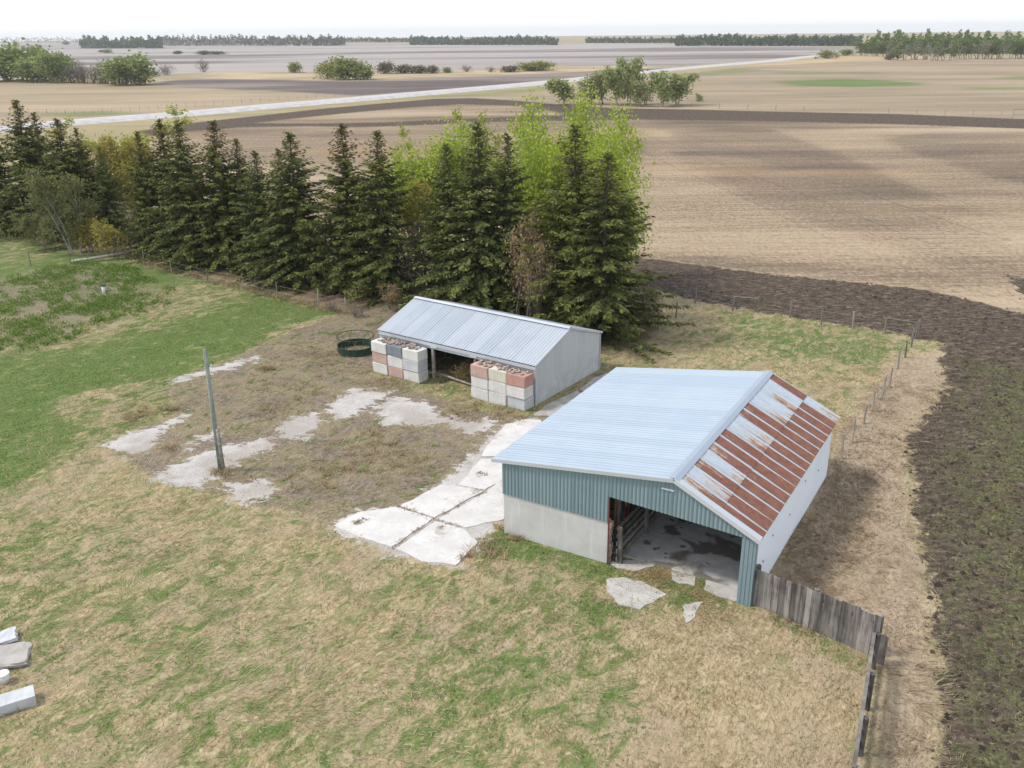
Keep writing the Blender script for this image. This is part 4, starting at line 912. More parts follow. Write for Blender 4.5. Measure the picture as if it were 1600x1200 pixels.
def broadleaf(seed, h=8., spread=2.2, nleaf=2500, leaf=.16, cols=((.20, .30, .04), (.33, .44, .08)), trunks=1, clear=.25, levels=3, wood_r=.10, sub=(5, 5), up=.9, jitter=.35):
    r = np.random.default_rng(seed); wood = MB(); ends = []
    def grow(p, d, L, rad, lv):
        n = 4 if lv == 0 else 3; pts = [p]; q = p.copy(); dd = d.copy()
        for k in range(n):
            dd = unit(dd + r.normal(size=3) * .13 + np.array([0, 0, .06 * up])); q = q + dd * L / n; pts.append(q.copy())
        rads = [rad * (1 - .75 * k / n) for k in range(n + 1)]
        wood.tube([tuple(a) for a in pts], rads, 6 if lv == 0 else 3, cap=False)
        if lv >= levels - 1: ends.append((pts[0], pts[-1])); return
        nb = sub[min(lv, len(sub) - 1)]
        for k in range(nb):
            t = (clear if lv == 0 else .25) + (1 - (clear if lv == 0 else .25)) * (k + r.random()) / nb; i0 = min(n - 1, int(t * n)); b = pts[i0] + (pts[i0 + 1] - pts[i0]) * (t * n - i0)
            az = r.random() * 6.283 + k * 2.4; sidev = unit(np.cross(dd, np.array([math.cos(az), math.sin(az), .2])))
            nd = unit(dd * (.55 + .35 * up * r.random()) + sidev * .8 + np.array([0, 0, .25 * up]))
            Lb = (spread * (1.15 - .75 * t) if lv == 0 else L * .55) * r.uniform(.7, 1.2); grow(b, nd, Lb, rad * .42, lv + 1)
        ends.append((pts[-2], pts[-1]))
    for k in range(trunks):
        a = r.random() * 6.283; o = np.array([math.cos(a), math.sin(a), 0]) * (0 if trunks == 1 else spread * .28 * r.random() + .1)
        o[2] = -.15; d = unit(np.array([o[0] * .25 + r.normal() * .05, o[1] * .25 + r.normal() * .05, 1.0])); grow(o, d, h * (.97 if k == 0 else r.uniform(.65, .95)), wood_r, 0)
    me_w = wood.mesh('trunk')
    if nleaf == 0: return me_w, None
    E0 = np.array([e[0] for e in ends]); E1 = np.array([e[1] for e in ends]); idx = r.integers(0, len(E0), nleaf); tt = r.random((nleaf, 1)) ** .7
    b = E0[idx] * (1 - tt) + E1[idx] * tt + r.normal(size=(nleaf, 3)) * jitter * leaf * 3; dv = unit(rand_dirs(nleaf, r) + np.array([0, 0, -.2])); sdv = unit(np.cross(dv, rand_dirs(nleaf, r)))
    clump = r.random(len(E0))[idx][:, None]; k = np.clip(clump * .7 + r.random((nleaf, 1)) * .4, 0, 1); c = np.array(cols[0])[None] * (1 - k) + np.array(cols[1])[None] * k
    ln = leaf * r.uniform(.7, 1.4, nleaf); V, F_, C = kites(b, dv, ln, ln * .75, sdv, c, .2)
    return me_w, np_mesh('crown', V, F_, {'col': ('FLOAT_COLOR', C)})
LIME = ((.26, .34, .03), (.42, .50, .075)); OLIVE = ((.15, .165, .055), (.26, .26, .10)); YEL = ((.30, .26, .05), (.44, .38, .09)); MIDG = ((.11, .15, .045), (.20, .24, .08)); GREY = ((.17, .155, .10), (.28, .25, .17)); TAN = ((.28, .20, .09), (.40, .31, .16))
BL = {'lime': broadleaf(31, 9, 3.3, 15000, .15, LIME, 4, .25, 3, .10, (10, 7), jitter=.9), 'lime2': broadleaf(32, 8, 2.7, 8500, .145, LIME, 4, .25, 3, .08, (9, 7), jitter=.9), 'thin': broadleaf(33, 9, 2.2, 2300, .15, ((.30, .34, .06), (.44, .46, .11)), 2, .35, 3, .07, (9, 5)),
      'olive': broadleaf(34, 6, 2.2, 5500, .17, OLIVE, 4, .15, 3, .08, (8, 6)), 'yellow': broadleaf(35, 5, 2.2, 4200, .16, YEL, 5, .15, 3, .06, (7, 6)), 'shrub': broadleaf(36, 2.6, 1.3, 1500, .12, YEL, 5, .1, 3, .04, (6, 5)),
      'tan': broadleaf(37, 5, 1.6, 1300, .15, TAN, 4, .2, 3, .06, (8, 6)), 'bare': broadleaf(38, 3.2, 1.2, 0, 0, LIME, 9, .1, 3, .03, (7, 5)), 'grey': broadleaf(39, 5.5, 1.8, 900, .14, GREY, 4, .2, 3, .07, (9, 7))}
def tree_top(px, py, back, key, wsc, label, name='poplar_tree', wood='bark_pale', group=None, h0=None, base=None):
    if base is not None: P = G(*base); h = height_at(P, py)
    else: P = on_plane(px, py, row0 + rnorm * back, rdir); h = P[2]
    proto = BL[key]; hz = h0 or {'lime': 9, 'lime2': 8, 'thin': 9, 'olive': 6, 'yellow': 5, 'shrub': 2.6, 'tan': 5, 'bare': 3.2, 'grey': 5.5}[key]
    return put_tree(name, proto, (P[0], P[1], -.05), (wsc, wsc, h / hz), random.uniform(0, 6.28), label, 'tree' if 'tree' in name else 'shrub', group, wood, 'leaf')
tree_top(846, 174, 7.0, 'lime', 1.25, 'tall bright lime green poplar crown behind the right spruces')
tree_top(918, 182, 6.5, 'lime', 1.05, 'lime green poplar directly behind the tallest right spruce')
tree_top(968, 250, 3.0, 'lime2', .9, 'small lime green poplar peeking out right of the last spruce')
tree_top(882, 165, 7.5, 'lime', 1.3, 'fullest lime green poplar crown directly above the tall right spruce')
tree_top(825, 205, 5.5, 'lime2', 1.0, 'lime green poplar left of the tallest poplar crown')
tree_top(648, 203, 5, 'lime2', 1.5, 'lime green poplar in the gap right of the centre spruces')
tree_top(685, 212, 6, 'lime2', 1.3, 'pale lime poplar left of the centre spruce group')
tree_top(665, 290, 3, 'yellow', 1.0, 'yellow green undergrowth tree below the lime poplar in the gap')
tree_top(560, 190, 7, 'thin', 1.1, 'nearly leafless pale poplar between the two centre spruces')
tree_top(732, 168, 8, 'thin', 1.2, 'sparse pale poplar rising behind the centre spruce group')
tree_top(800, 172, 8, 'thin', 1.2, 'sparse pale poplar left of the lime green crown')
tree_top(160, 164, 9, 'thin', 2.1, 'sparse yellow green poplar in front of the road at left')
tree_top(128, 174, 10, 'thin', 1.7, 'thin leaning poplar behind the left spruces')
tree_top(172, 222, 5, 'yellow', 1.25, 'yellow leafed willow behind the short spruce at left')
tree_top(200, 228, 6, 'yellow', 1.0, 'yellow willow just left of the seventh spruce')
tree_top(100, 262, -3.0, 'olive', 1.0, 'grey green budding tree in front of the left spruces')
tree_top(70, 330, -3.2, 'olive', .8, 'low olive shrub under the left spruces', 'olive_shrub')
tree_top(165, 345, -2.5, 'shrub', 1.3, 'yellow green shrub above the fallen pole', 'yellow_shrub', 'twig')
tree_top(130, 340, -2.5, 'shrub', 1.2, 'yellow green shrub left of the fallen pole', 'yellow_shrub', 'twig')
tree_top(818, 330, -1.5, 'tan', 1.1, 'tan budding tree between the centre and right spruces', wood='twig')
tree_top(835, 375, -2.5, 'tan', .8, 'low tan shrub at the foot of the right spruces', 'tan_shrub', 'twig')
tree_top(640, 345, .5, 'grey', 1.2, 'grey green leafing tree between the centre spruces', wood='twig')
tree_top(612, 440, -3.0, 'tan', .7, 'small tan shrub behind the left end of the shed roof', 'tan_shrub', 'twig')
for k, (bx, by, ty) in enumerate([(1012, 470, 425), (1022, 490, 440), (1008, 450, 405), (560, 495, 465), (520, 487, 462), (1018, 512, 465)]):
    tree_top(0, ty, 0, 'bare', .8, '%s bare brown thicket shrub beside the spruce row foot' % ('first', 'second', 'third', 'fourth', 'fifth', 'sixth')[k] if k in () else
             ('leafless brown shrub right of the last spruce', 'leafless brown shrub nearest the fence corner by the last spruce', 'leafless brown shrub behind the last spruce at the soil edge', 'leafless brown shrub left of the shed behind the feeder', 'leafless brown shrub at the tip of the green lawn', 'low leafless brown bush under the right edge of the last spruce')[k], 'bare_shrub', 'twig', base=(bx, by))

# ---- middle distance and far trees (coarser leaves)
FB = {'pop': broadleaf(51, 9, 2.9, 1700, .52, ((.25, .29, .11), (.40, .43, .19)), 2, .12, 3, .14, (9, 5)), 'pop2': broadleaf(52, 9, 2.6, 1300, .50, ((.27, .29, .13), (.42, .42, .21)), 3, .12, 3, .12, (8, 5)), 'will': broadleaf(53, 7, 3.4, 2200, .60, ((.18, .23, .065), (.31, .36, .12)), 6, .05, 3, .12, (7, 5)),
      'limeb': broadleaf(54, 5, 2.4, 1300, .50, ((.20, .24, .06), (.32, .34, .11)), 6, .05, 3, .08, (7, 5)), 'greyb': broadleaf(55, 4, 2.2, 1000, .48, GREY, 6, .05, 3, .08, (7, 5)), 'bareb': broadleaf(56, 7, 2.6, 260, .3, GREY, 12, .05, 3, .07, (7, 6), 1.2),
      'snag': broadleaf(57, 7, 2.0, 0, 0, GREY, 1, .35, 3, .18, (5, 3)), 'asp': broadleaf(58, 10, 2.0, 420, .55, ((.10, .145, .035), (.20, .245, .06)), 2, .2, 3, .13, (8, 4)), 'asp2': broadleaf(59, 10, 1.8, 160, .5, ((.17, .17, .10), (.26, .26, .16)), 3, .3, 3, .14, (7, 4))}
FH = {'pop': 9, 'pop2': 9, 'will': 7, 'limeb': 5, 'greyb': 4, 'bareb': 7, 'snag': 7, 'asp': 10, 'asp2': 10}
def far_tree(px, base_y, top_y, key, wpx, label, name='poplar_tree', group=None, wood='bark_pale'):
    P = G(px, base_y); h = height_at(P, top_y); dist = math.hypot(P[0], P[1]); halfw = wpx / 2 * dist / F_PX * 1.02
    nat = {'pop': 2.1, 'pop2': 1.9, 'will': 2.5, 'limeb': 1.9, 'greyb': 1.8, 'bareb': 2.2, 'snag': 1.4, 'asp': 1.8, 'asp2': 1.8}[key]; s = halfw / nat
    return put_tree(name, FB[key], (P[0], P[1], -.3), (s, s, h / FH[key]), random.uniform(0, 6.28), label, 'tree' if 'tree' in name or 'snag' in name else 'shrub', group, wood, 'leaf')
for a in [(884, 164, 122, 'pop', 32, 'leftmost poplar of the small grove at the dark strip'), (920, 163, 112, 'pop2', 26, 'pale poplar left of the dead snag in the grove'), (938, 163, 108, 'pop', 26, 'bushy poplar beside the dead snag in the grove'),
          (965, 165, 104, 'pop', 22, 'dark trunked poplar left of the tallest in the grove'), (982, 164, 90, 'pop', 28, 'tallest poplar of the small grove at the dark strip'), (996, 166, 122, 'pop2', 22, 'low dark poplar right of the tallest in the grove'), (1008, 163, 124, 'pop', 18, 'rightmost poplar of the grove, close to the tallest'),
          (1036, 167, 112, 'pop', 26, 'leaning pale trunked poplar standing apart right of the grove'), (1057, 164, 114, 'pop', 36, 'rounded poplar beside the pale trunked one right of the grove'), (1092, 158, 144, 'pop2', 10, 'tiny sapling alone right of the grove')]:
    far_tree(*a)
far_tree(942, 163, 122, 'snag', 24, 'dead bare snag in the middle of the poplar grove', 'dead_snag', None, 'bark')
FL = [(14, 127, 80, 'will', 48, 'tall green willow at the left picture edge beyond the pasture'), (42, 127, 72, 'will', 42, 'tallest pale green willow of the far left clump'), (62, 129, 94, 'will', 36, 'low green willow in the far left clump'), (92, 130, 82, 'will', 30, 'narrow willow right of the far left clump'),
      (202, 133, 88, 'will', 42, 'round green willow alone right of the bare thicket'), (218, 132, 108, 'limeb', 20, 'small yellow green bush at the foot of the round willow'), (-20, 128, 84, 'will', 40, 'willow beyond the left picture edge')]
for a in FL[:6]: far_tree(*a, name='willow_tree')
for k in range(8):
    x = 112 + k * 11; far_tree(x, 130 + k * .3, 100 - (k % 3) * 4 + (k > 5) * 4, 'bareb', 26, '%s bare grey willow bush from the left in the thicket beyond the pasture' % ORD[k], 'bare_willow', 'bare willow thicket', 'twig')
for a in [(318, 113, 90, 'bareb', 16, 'thin bare tree trunks standing in the slough'), (262, 118, 98, 'bareb', 20, 'sparse bare bush at the left end of the slough'), (240, 120, 108, 'bareb', 22, 'low bare thicket right of the round willow'),
          (462, 114, 98, 'limeb', 14, 'small round bush alone in the middle of the slough'), (512, 124, 99, 'limeb', 22, 'left bush of the lime green slough clump'), (535, 125, 92, 'limeb', 30, 'tallest bush of the lime green slough clump'), (558, 125, 96, 'limeb', 26, 'right bush of the lime green slough clump'), (574, 124, 106, 'limeb', 14, 'lowest bush at the right of the lime slough clump'),
          (608, 115, 98, 'greyb', 22, 'grey green bush left in the slough hedge'), (630, 115, 102, 'greyb', 26, 'grey green bush in the middle of the slough hedge'), (652, 115, 103, 'greyb', 24, 'second grey green bush right in the slough hedge'), (674, 115, 103, 'greyb', 16, 'rightmost grey green bush of the slough hedge'),
          (698, 114, 105, 'limeb', 10, 'tiny yellow bush right of the slough hedge'), (730, 112, 100, 'bareb', 18, 'dark bare bush on the pale slough bank'), (766, 113, 102, 'bareb', 14, 'second dark bare bush on the pale slough bank'), (800, 113, 103, 'greyb', 24, 'dull bush left of the low lime hedge'), (825, 111, 98, 'limeb', 26, 'left of two lime hedge bushes near the road'), (846, 110, 96, 'limeb', 24, 'right of two lime hedge bushes near the road'),
          (160, 82, 78, 'greyb', 7, 'small dark bush alone in the far field at left'), (169, 83, 77, 'limeb', 9, 'small green bush beside the dark one in the far field'), (281, 84.5, 79.5, 'greyb', 11, 'low bush in the far grey field'), (316, 85.5, 79.5, 'greyb', 18, 'left half of the long low bush in the far field'), (334, 85, 80, 'greyb', 20, 'right half of the long low bush in the far field'), (105, 70, 65, 'greyb', 8, 'tiny bush near the far treeline at left'),
          (1292, 91.5, 79, 'limeb', 16, 'round lime green bush on the reedy road bank'), (1307, 90, 82, 'bareb', 10, 'dark red bare bush beside the round lime bush'), (1322, 87, 77, 'limeb', 13, 'pale green bush right of the dark bare bush'), (1391, 94, 85, 'greyb', 10, 'small grey bush on the pasture edge before the aspen wood'), (1275, 92, 87, 'bareb', 7, 'lowest reddish bush on the reedy road bank')]:
    far_tree(*a, name='slough_bush', wood='twig', group='bushes of the slough and far fields')
# aspen wood at the right: front trees one by one
k = 0; x = 1345.0; rr = random.Random(5)
while x < 1612:
    by = 88 - (x - 1345) * .0 + (6 if x > 1395 else 0) + (2 if 1450 < x < 1490 else 0) - (x - 1400) * .012 * (x > 1400); ty = by - (rr.uniform(24, 29) if x > 1370 else rr.uniform(20, 24)) - (3 if x > 1470 else 0)
    key = 'asp2' if (1408 < x < 1470 or rr.random() < .18) else 'asp'
    if 1390 < x < 1412: ty += 10
    far_tree(x, by, ty, key, rr.uniform(13, 18), '%s aspen from the left along the front of the wood at upper right' % ('%dth' % (k + 1) if k > 20 else ORD[k]), 'aspen_tree', 'aspens along the front of the wood'); k += 1; x += rr.uniform(6.5, 10)
# far woods: one mass each
def wood_mass(name, xs, by, ty, n, cols, label, leaf=1.6, depth=60, tv=3.0, seed=1):
    r = np.random.default_rng(seed); x = r.uniform(xs[0], xs[1], n); d = r.random(n) * depth
    P0 = np.array([G2(a, by) for a in np.linspace(xs[0], xs[1], 60)]); i = (x - xs[0]) / (xs[1] - xs[0]) * 59; px_ = np.interp(i, np.arange(60), P0[:, 0]); py_ = np.interp(i, np.arange(60), P0[:, 1])
    hh = np.array([height_at(p, ty) for p in P0]); h = np.interp(i, np.arange(60), hh) * (.35 + 1.25 * vnoise(x * .35, np.zeros(n) + seed, 1.0, 3, seed))
    L = np.hypot(px_, py_); px_ = px_ * (1 + d / L); py_ = py_ * (1 + d / L); z = h * r.random(n) ** .8
    c0, c1 = np.array(cols[0]), np.array(cols[1]); kk = np.clip(vnoise(x * .3, np.ones(n) * seed, 1, 2, seed + 3)[:, None] * 1.2 - .1 + r.normal(size=(n, 1)) * .2, 0, 1)
    dv = rand_dirs(n, r); s = leaf * r.uniform(.6, 1.4, n); V, F_, C = kites(np.column_stack([px_, py_, z]), dv, s, s * .8, unit(np.cross(dv, rand_dirs(n, r))), c0 * (1 - kk) + c1 * kk)
    tag(link(name, np_mesh(name, V, F_, {'col': ('FLOAT_COLOR', C)}), MAT['leaf']), label, 'trees', kind='stuff')
DG = ((.075, .095, .055), (.13, .15, .085))
wood_mass('far_wood', (126, 255), 75.5, 60, 7000, ((.08, .115, .05), (.13, .16, .07)), 'dark green far wood above the grey field at left', 2.2, 60, seed=2)
wood_mass('far_wood', (250, 540), 71.5, 58, 8000, ((.09, .105, .07), (.15, .16, .10)), 'mixed far treeline right of the left wood', 2.4, 50, seed=3)
wood_mass('far_wood', (640, 872), 70.5, 59, 6000, DG, 'dark far treeline at the top centre', 2.6, 60, seed=4)
wood_mass('far_wood', (915, 1060), 67.5, 60, 2600, DG, 'thin far treeline right of centre', 2.6, 60, seed=5)
wood_mass('far_wood', (1055, 1345), 72, 58, 9000, ((.06, .085, .05), (.11, .14, .06)), 'dark spruce wood at the end of the grey field', 2.2, 60, seed=6)
wood_mass('far_wood', (-900, 130), 66.8, 59, 7000, DG, 'thin dark treeline on the left horizon', 3.0, 80, seed=7)
wood_mass('far_wood', (500, 700), 66.2, 60, 3000, DG, 'very thin treeline on the centre horizon', 3.0, 80, seed=8)
wood_mass('aspen_wood', (1352, 2300), 84, 57, 34000, ((.095, .135, .035), (.20, .25, .065)), 'green mass of the aspen wood behind its front trees', 1.9, 45, seed=9)

# ================================================================ GRASS, WEEDS AND CLODS
def sample_mask(fn, n, x0, x1, y0, y1, r):
    x = r.uniform(x0, x1, n); y_ = r.uniform(y0, y1, n); keep_ = r.random(n) < fn(x, y_); vis = (np.abs(x) < .62 * y_ + 6); return x[keep_ & vis], y_[keep_ & vis]
gxi = lambda x: np.clip(np.interp(x, gx, np.arange(nx_)), 0, nx_ - 1.001); gyi = lambda y_: np.clip(np.interp(y_, gy, np.arange(ny_)), 0, ny_ - 1.001)
def look(arr, x, y_): return arr.reshape(ny_, nx_)[np.round(gyi(y_)).astype(int), np.round(gxi(x)).astype(int)]
def clear_of_buildings(x, y_):
    a = (x - BA[0]) * bu[0] + (y_ - BA[1]) * bu[1]; b = (x - BA[0]) * bv[0] + (y_ - BA[1]) * bv[1]
    c = (x - SA[0]) * su_[0] + (y_ - SA[1]) * su_[1]; d = (x - SA[0]) * sv2[0] + (y_ - SA[1]) * sv2[1]
    return ~(((a > -.08) & (a < BW + .12) & (b > -.06) & (b < BD + .1)) | ((c > -SL_) & (c < .1) & (d > .2) & (d < SD_ + .1)) | ((c > -10.5) & (c < -6.9) & (d > -1.2) & (d < .3)) | ((c > -3.5) & (c < .2) & (d > -1.15) & (d < .3)))
def blades(name, x, y_, nb, length, width, elev, col_fn, label, cat, seed, swirl=None, spread=.18):
    r = np.random.default_rng(seed); n = len(x); X_ = np.repeat(x, nb); Y_ = np.repeat(y_, nb); m = len(X_)
    bx = X_ + r.normal(size=m) * spread; by_ = Y_ + r.normal(size=m) * spread
    az = (vnoise(X_, Y_, .22, 2, 31) * 9 + r.normal(size=m) * swirl) if swirl is not None else r.random(m) * 6.283
    el = np.clip(r.normal(size=m) * .22 + elev, .03, 1.5); ln = length * r.uniform(.55, 1.35, m)
    dv = np.stack([np.cos(az) * np.cos(el), np.sin(az) * np.cos(el), np.sin(el)], 1); sdv = unit(np.cross(dv, np.stack([r.normal(size=m) * .3, r.normal(size=m) * .3, np.ones(m)], 1)))
    b = np.stack([bx, by_, look(Z, bx, by_) - .01], 1); w_ = width * r.uniform(.6, 1.4, m)
    V = np.empty((m, 3, 3)); V[:, 0] = b + sdv * w_[:, None] / 2; V[:, 1] = b - sdv * w_[:, None] / 2; V[:, 2] = b + dv * ln[:, None]
    c = col_fn(X_, Y_, r); C = np.ones((m, 3, 4)); C[:, :, :3] = c[:, None]
    return tag(link(name, np_mesh(name, V.reshape(-1, 3), np.arange(m * 3).reshape(m, 3), {'col': ('FLOAT_COLOR', C.reshape(-1, 4))}), MAT['grass']), label, cat, kind='stuff')
def mixc(c0, c1, k): return np.array(c0)[None] * (1 - k) + np.array(c1)[None] * k
r = np.random.default_rng(3)
notsoil = lambda x, y_: (look(sd_soil, x, y_) < .4) & (look(sd_und, x, y_) < .6) & (look(sd_stub, x, y_) < 0) & clear_of_buildings(x, y_)
gfield = lambda x, y_: look(green, x, y_) + (vnoise(x, y_, 1.2, 4, 41) - .5) * 1.7
inyard = lambda x, y_: (look(sd_dirt, x, y_) > 0)
def f_dry(x, y_): return np.clip(1.15 - gfield(x, y_), 0, 1) * notsoil(x, y_) * (look(sd_conc, x, y_) < -.15) * np.where(inyard(x, y_), .95, 1) * np.clip(1.2 - y_ / 75, .2, 1)
x, y_ = sample_mask(f_dry, 98000, -44, 24, 11, 68, r)
blades('dry_grass', x, y_, 6, .30, .022, .26, lambda a, b, q: mixc((.27, .205, .115), (.56, .46, .31), np.clip(vnoise(a, b, .8, 2, 42)[:, None] + q.normal(size=(len(a), 1)) * .22, 0, 1)), 'matted straw-coloured dead grass lying over the yard', 'grass', 61, .5)
def f_grn(x, y_): return np.clip(gfield(x, y_) * 1.3 - .35, 0, 1) * notsoil(x, y_) * (look(sd_conc, x, y_) < -.1) * np.where(inyard(x, y_), .22, 1) * (look(sd_bank, x, y_) < -.3) * np.clip(1.2 - y_ / 75, .2, 1)
x, y_ = sample_mask(f_grn, 76000, -44, 24, 11, 68, r)
blades('green_grass', x, y_, 6, .15, .022, .65, lambda a, b, q: mixc((.07, .115, .028), (.20, .235, .075), np.clip(vnoise(a, b, .9, 2, 43)[:, None] + q.normal(size=(len(a), 1)) * .25, 0, 1)), 'short green spring grass growing through the straw', 'grass', 62)
# tall dry grass: along the bank by the barn, at the fence foot, tufts in the yard
def f_tall(x, y_):
    a = (x - BA[0]) * bu[0] + (y_ - BA[1]) * bu[1]; b = (x - BA[0]) * bv[0] + (y_ - BA[1]) * bv[1]
    wall = ((a > BW + .12) & (a < BW + 2.6) & (b > -.4) & (b < BD + 1.0)) * 1.0; return np.maximum(wall, .35 * (look(sd_bank, x, y_) > 0)) * (look(sd_soil, x, y_) < .3) * clear_of_buildings(x, y_)
x, y_ = sample_mask(f_tall, 11000, 5, 24, 12, 46, r)
blades('tall_dry_grass', x, y_, 9, .50, .026, .34, lambda a, b, q: mixc((.31, .235, .15), (.48, .385, .275), np.clip(vnoise(a, b, .6, 2, 44)[:, None] + q.normal(size=(len(a), 1)) * .25, 0, 1)), 'rank dry grass on the bank right of the barn', 'grass', 63, .6)
tx, ty_ = [], []
def tuft(px, py, n, s):
    p = G2(px, py); tx.extend(p[0] + r.normal(size=n) * s); ty_.extend(p[1] + r.normal(size=n) * s)
for q in [(415, 577, 30, .22), (268, 640, 14, .15), (345, 742, 20, .25), (215, 652, 40, .7), (270, 700, 10, .15), (560, 720, 40, 1.1), (590, 690, 40, 1.2), (500, 740, 30, .8), (430, 640, 25, .6), (520, 560, 60, 1.4), (470, 600, 60, 1.6), (630, 730, 30, .9), (735, 640, 40, .7), (790, 648, 30, .6), (610, 600, 40, .7),  (810, 835, 25, .35), (760, 862, 25, .35), (700, 590, 25, .5)]: tuft(*q)
for i in range(26):
    a, b = G2(230 + i * 12.5, 413 + i * 3.1)[:2]; tx.extend(a + r.normal(size=12) * .5); ty_.extend(b + r.normal(size=12) * .3)
tx, ty_ = np.array(tx), np.array(ty_)
blades('dry_tufts', tx, ty_, 12, .40, .028, .62, lambda a, b, q: mixc((.26, .19, .10), (.45, .36, .22), q.random((len(a), 1))), 'upright straw tufts scattered in the yard and along the fence', 'grass', 64, None, .09)
# tumbleweed-like dead bush in the shed opening
q = sl2w(-5.0, .4); put_tree('dead_bush', broadleaf(71, 1.1, .8, 700, .06, TAN, 8, .05, 3, .014, (6, 5)), q, (1, 1, 1), 0, 'tangled tan dead weed bush in the shed opening', 'shrub', None, 'twig_tan', 'leaf', ('stems', 'dry_leaves'))
MB().tube([sl2w(-6.7, .3, .2), sl2w(-3.9, .1, .10)], .06, 7).build('loose_rail', MAT['wood_rail'], None, True)
pxs = []
for (ax, ay, bx_, by2) in [(613, 856, 678, 812), (678, 812, 758, 768), (624, 792, 678, 812), (680, 813, 727, 827)]:
    A_, B_ = G2(ax, ay), G2(bx_, by2); L_ = np.linalg.norm(B_ - A_)
    for q_ in range(int(L_ * 7)):
        if vnoise(q_ * .37, ax, 1.0, 2, 91) > .5: pxs.append(A_ + (B_ - A_) * q_ / (L_ * 7) + r.normal(size=2) * .04)
for (px, py, cnt, sg) in [(563, 816, 14, .14), (752, 742, 10, .12), (690, 826, 3, .05), (745, 770, 8, .12), (725, 872, 10, .2)]: pxs += [G2(px, py) + r.normal(size=2) * sg for _ in range(cnt)]
pxs = np.array(pxs)
jd = blades('joint_debris', pxs[:, 0], pxs[:, 1], 9, .13, .022, .12, lambda a, b, q: mixc((.17, .12, .07), (.34, .25, .15), q.random((len(a), 1))), 'brown dead weeds caught in the slab joints of the pad', 'straw', 68, None, .06); jd.location.z = .045
tag(bpy.data.objects['loose_rail'], 'loose grey rail lying across the shed opening', 'rail')
# garden weeds
n = 0; B = []
for (px, py, cnt, s) in [(180, 435, 14, 1.0), (215, 440, 16, 1.0), (160, 430, 8, .7), (120, 485, 22, 1.0), (95, 490, 16, .9), (150, 480, 20, .9), (205, 470, 14, .8), (225, 462, 10, .6), (35, 505, 16, .8), (60, 510, 14, .8), (5, 505, 8, .6), (0, 445, 6, .6), (60, 455, 10, 1.0), (100, 450, 10, 1.2), (15, 530, 8, .6), (190, 450, 6, .5), (75, 430, 8, 1.0), (240, 475, 8, .5)]:
    c = G2(px, py); B.append(np.column_stack([c[0] + r.normal(size=cnt) * s, c[1] + r.normal(size=cnt) * s * .8]))
gx_, gy_ = sample_mask(lambda a, b: (sdist(a, b, garden) > -.5) * np.clip(vnoise(a, b, .45, 3, 81) * 2.2 - .62, 0, 1), 9000, -48, -14, 50, 80, r); B.append(np.column_stack([gx_, gy_])); B = np.concatenate(B); m_ = 22; C0 = np.repeat(B, m_, 0); nn_ = len(C0); o_ = unit(r.normal(size=(nn_, 3))) * (r.random((nn_, 1)) ** .5) * np.array([.30, .30, .24]); o_[:, 2] = np.abs(o_[:, 2])
bs = np.column_stack([C0, np.zeros(nn_)]) + o_; dv = unit(o_ + r.normal(size=(nn_, 3)) * .15 + np.array([0, 0, .05])); ln = .13 * r.uniform(.6, 1.4, nn_)
V, F_, C = kites(bs, dv, ln, ln * .6, unit(np.cross(dv, rand_dirs(nn_, r))), mixc((.11, .19, .035), (.25, .34, .08), r.random((nn_, 1))))
tag(link('garden_weeds', np_mesh('garden_weeds', V, F_, {'col': ('FLOAT_COLOR', C)}), MAT['leaf']), 'low bright green weed clumps over the old garden patch', 'weeds', kind='stuff')
# soil clods and weeds on the headland
def f_clod(x, y_): return np.clip(look(sd_soil, x, y_) * 1.5 + .4 + (vnoise(x, y_, .8, 2, 51) - .5) * 2, 0, 1) * (look(sd_soil, x, y_) > -.5) * np.clip(1.15 - y_ / 75, .12, 1)
x, y_ = sample_mask(f_clod, 60000, 4, 42, 12, 72, r); n = len(x); s = .055 + .10 * r.random(n) ** 2.5
oct_ = np.array([(0, 0, 1), (1, 0, 0), (0, 1, 0), (-1, 0, 0), (0, -1, 0)], float); a = r.random(n) * 6.28
V = np.empty((n, 5, 3)); jit = r.uniform(.6, 1.3, (n, 5, 3)); ox = oct_[None] * jit
V[:, :, 0] = x[:, None] + (ox[:, :, 0] * np.cos(a)[:, None] - ox[:, :, 1] * np.sin(a)[:, None]) * s[:, None]; V[:, :, 1] = y_[:, None] + (ox[:, :, 0] * np.sin(a)[:, None] + ox[:, :, 1] * np.cos(a)[:, None]) * s[:, None]
V[:, :, 2] = look(Z, x, y_)[:, None] - .02 + ox[:, :, 2] * s[:, None] * .8
F_ = (np.arange(n)[:, None, None] * 5 + np.array([(0, 1, 2), (0, 2, 3), (0, 3, 4), (0, 4, 1)])[None]).reshape(-1, 3)
cc = np.ones((n, 5, 4)); cc[:, :, :3] = mixc((.034, .027, .022), (.11, .086, .067), r.random((n, 1)) ** 1.5)[:, None]
tag(link('soil_clods', np_mesh('soil_clods', V.reshape(-1, 3), F_, {'col': ('FLOAT_COLOR', cc.reshape(-1, 4))}), leafmat('clod', 0.0, .95)), 'dark soil clods over the plowed headland', 'soil', kind='stuff')
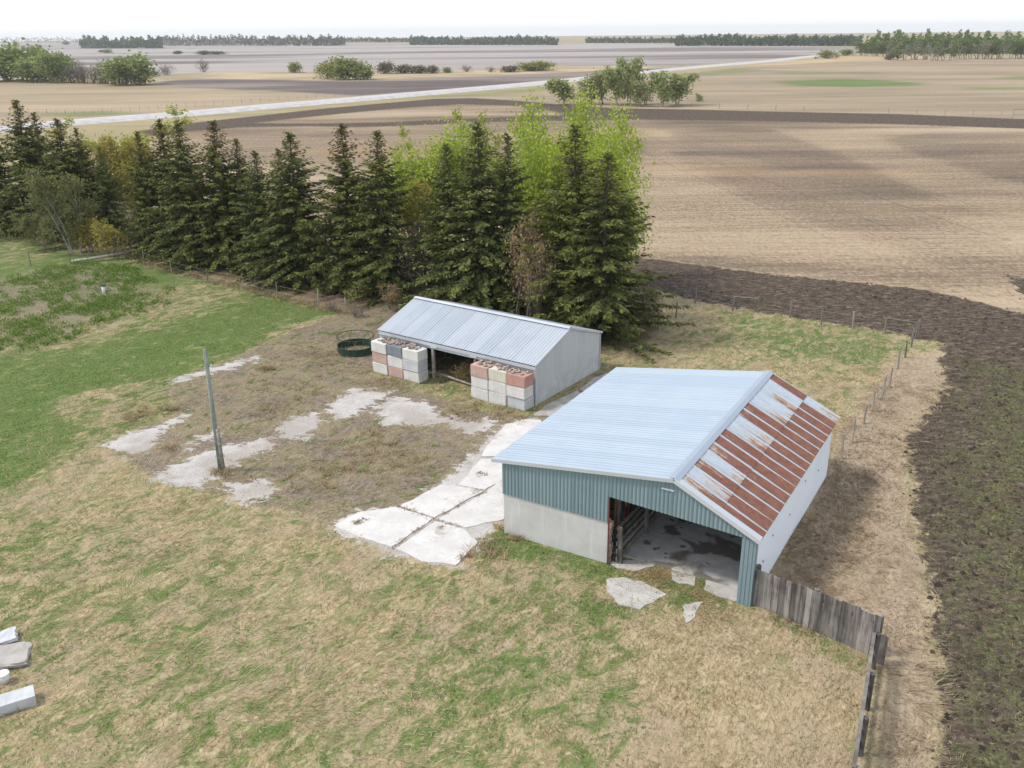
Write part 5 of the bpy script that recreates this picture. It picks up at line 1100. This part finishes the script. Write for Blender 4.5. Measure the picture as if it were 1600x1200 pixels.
def f_weed(x, y_): return np.clip(look(sd_weed, x, y_) * .3 + .45 + (vnoise(x, y_, .45, 3, 52) - .5) * 2.2, 0, 1) * (look(sd_soil, x, y_) > .1)
x, y_ = [], []
for (px, py, cnt, sg) in [(1060, 893, 60, .45), (1000, 890, 40, .5), (1030, 905, 50, .5), (1090, 888, 40, .4), (1110, 955, 30, .4), (1100, 930, 30, .3), (1050, 880, 50, .4)]:
    c = G2(px, py); x += list(c[0] + r.normal(size=cnt) * sg); y_ += list(c[1] + r.normal(size=cnt) * sg)
blades('door_straw', np.array(x), np.array(y_), 14, .26, .022, .12, lambda a, b, q: mixc((.30, .21, .10), (.46, .36, .20), q.random((len(a), 1))), 'flat yellow straw litter on the barn threshold', 'straw', 66, None, .12)
x, y_ = sample_mask(lambda a, b: (look(sd_soil, a, b) > .0) * np.clip(1.1 - b / 80, .2, 1) * np.clip(vnoise(a, b, .5, 3, 53) * 2.4 - .75, 0, 1), 42000, 4, 42, 12, 74, r)
blades('soil_straw', x, y_, 5, .17, .026, .1, lambda a, b, q: mixc((.18, .14, .09), (.40, .33, .21), q.random((len(a), 1))), 'broken straw scattered over the dark plowed soil', 'straw', 67, None, .15)
x, y_ = sample_mask(f_weed, 30000, 8, 42, 12, 50, r)
blades('field_weeds', x, y_, 6, .13, .03, .6, lambda a, b, q: mixc((.075, .095, .03), (.25, .23, .11), np.clip(vnoise(a, b, 1.2, 2, 45)[:, None] * .9 + q.normal(size=(len(a), 1)) * .3, 0, 1)), 'green weeds and straw regrowing on the dark headland', 'weeds', 65)

# ================================================================ HAZE
t = NT('haze'); t.t.nodes.remove(t.b); pv = t.n('ShaderNodeVolumePrincipled'); pv.inputs['Color'].default_value = (.93, .95, 1, 1); pv.inputs['Density'].default_value = .00013; pv.inputs['Anisotropy'].default_value = .2
t.t.links.new(pv.outputs[0], t.out.inputs['Volume'])
tag(MB().box(-3400, 3400, -60, 4400, -3, 34).build('haze', t.m), 'thin pale haze over the fields', 'haze', kind='stuff')
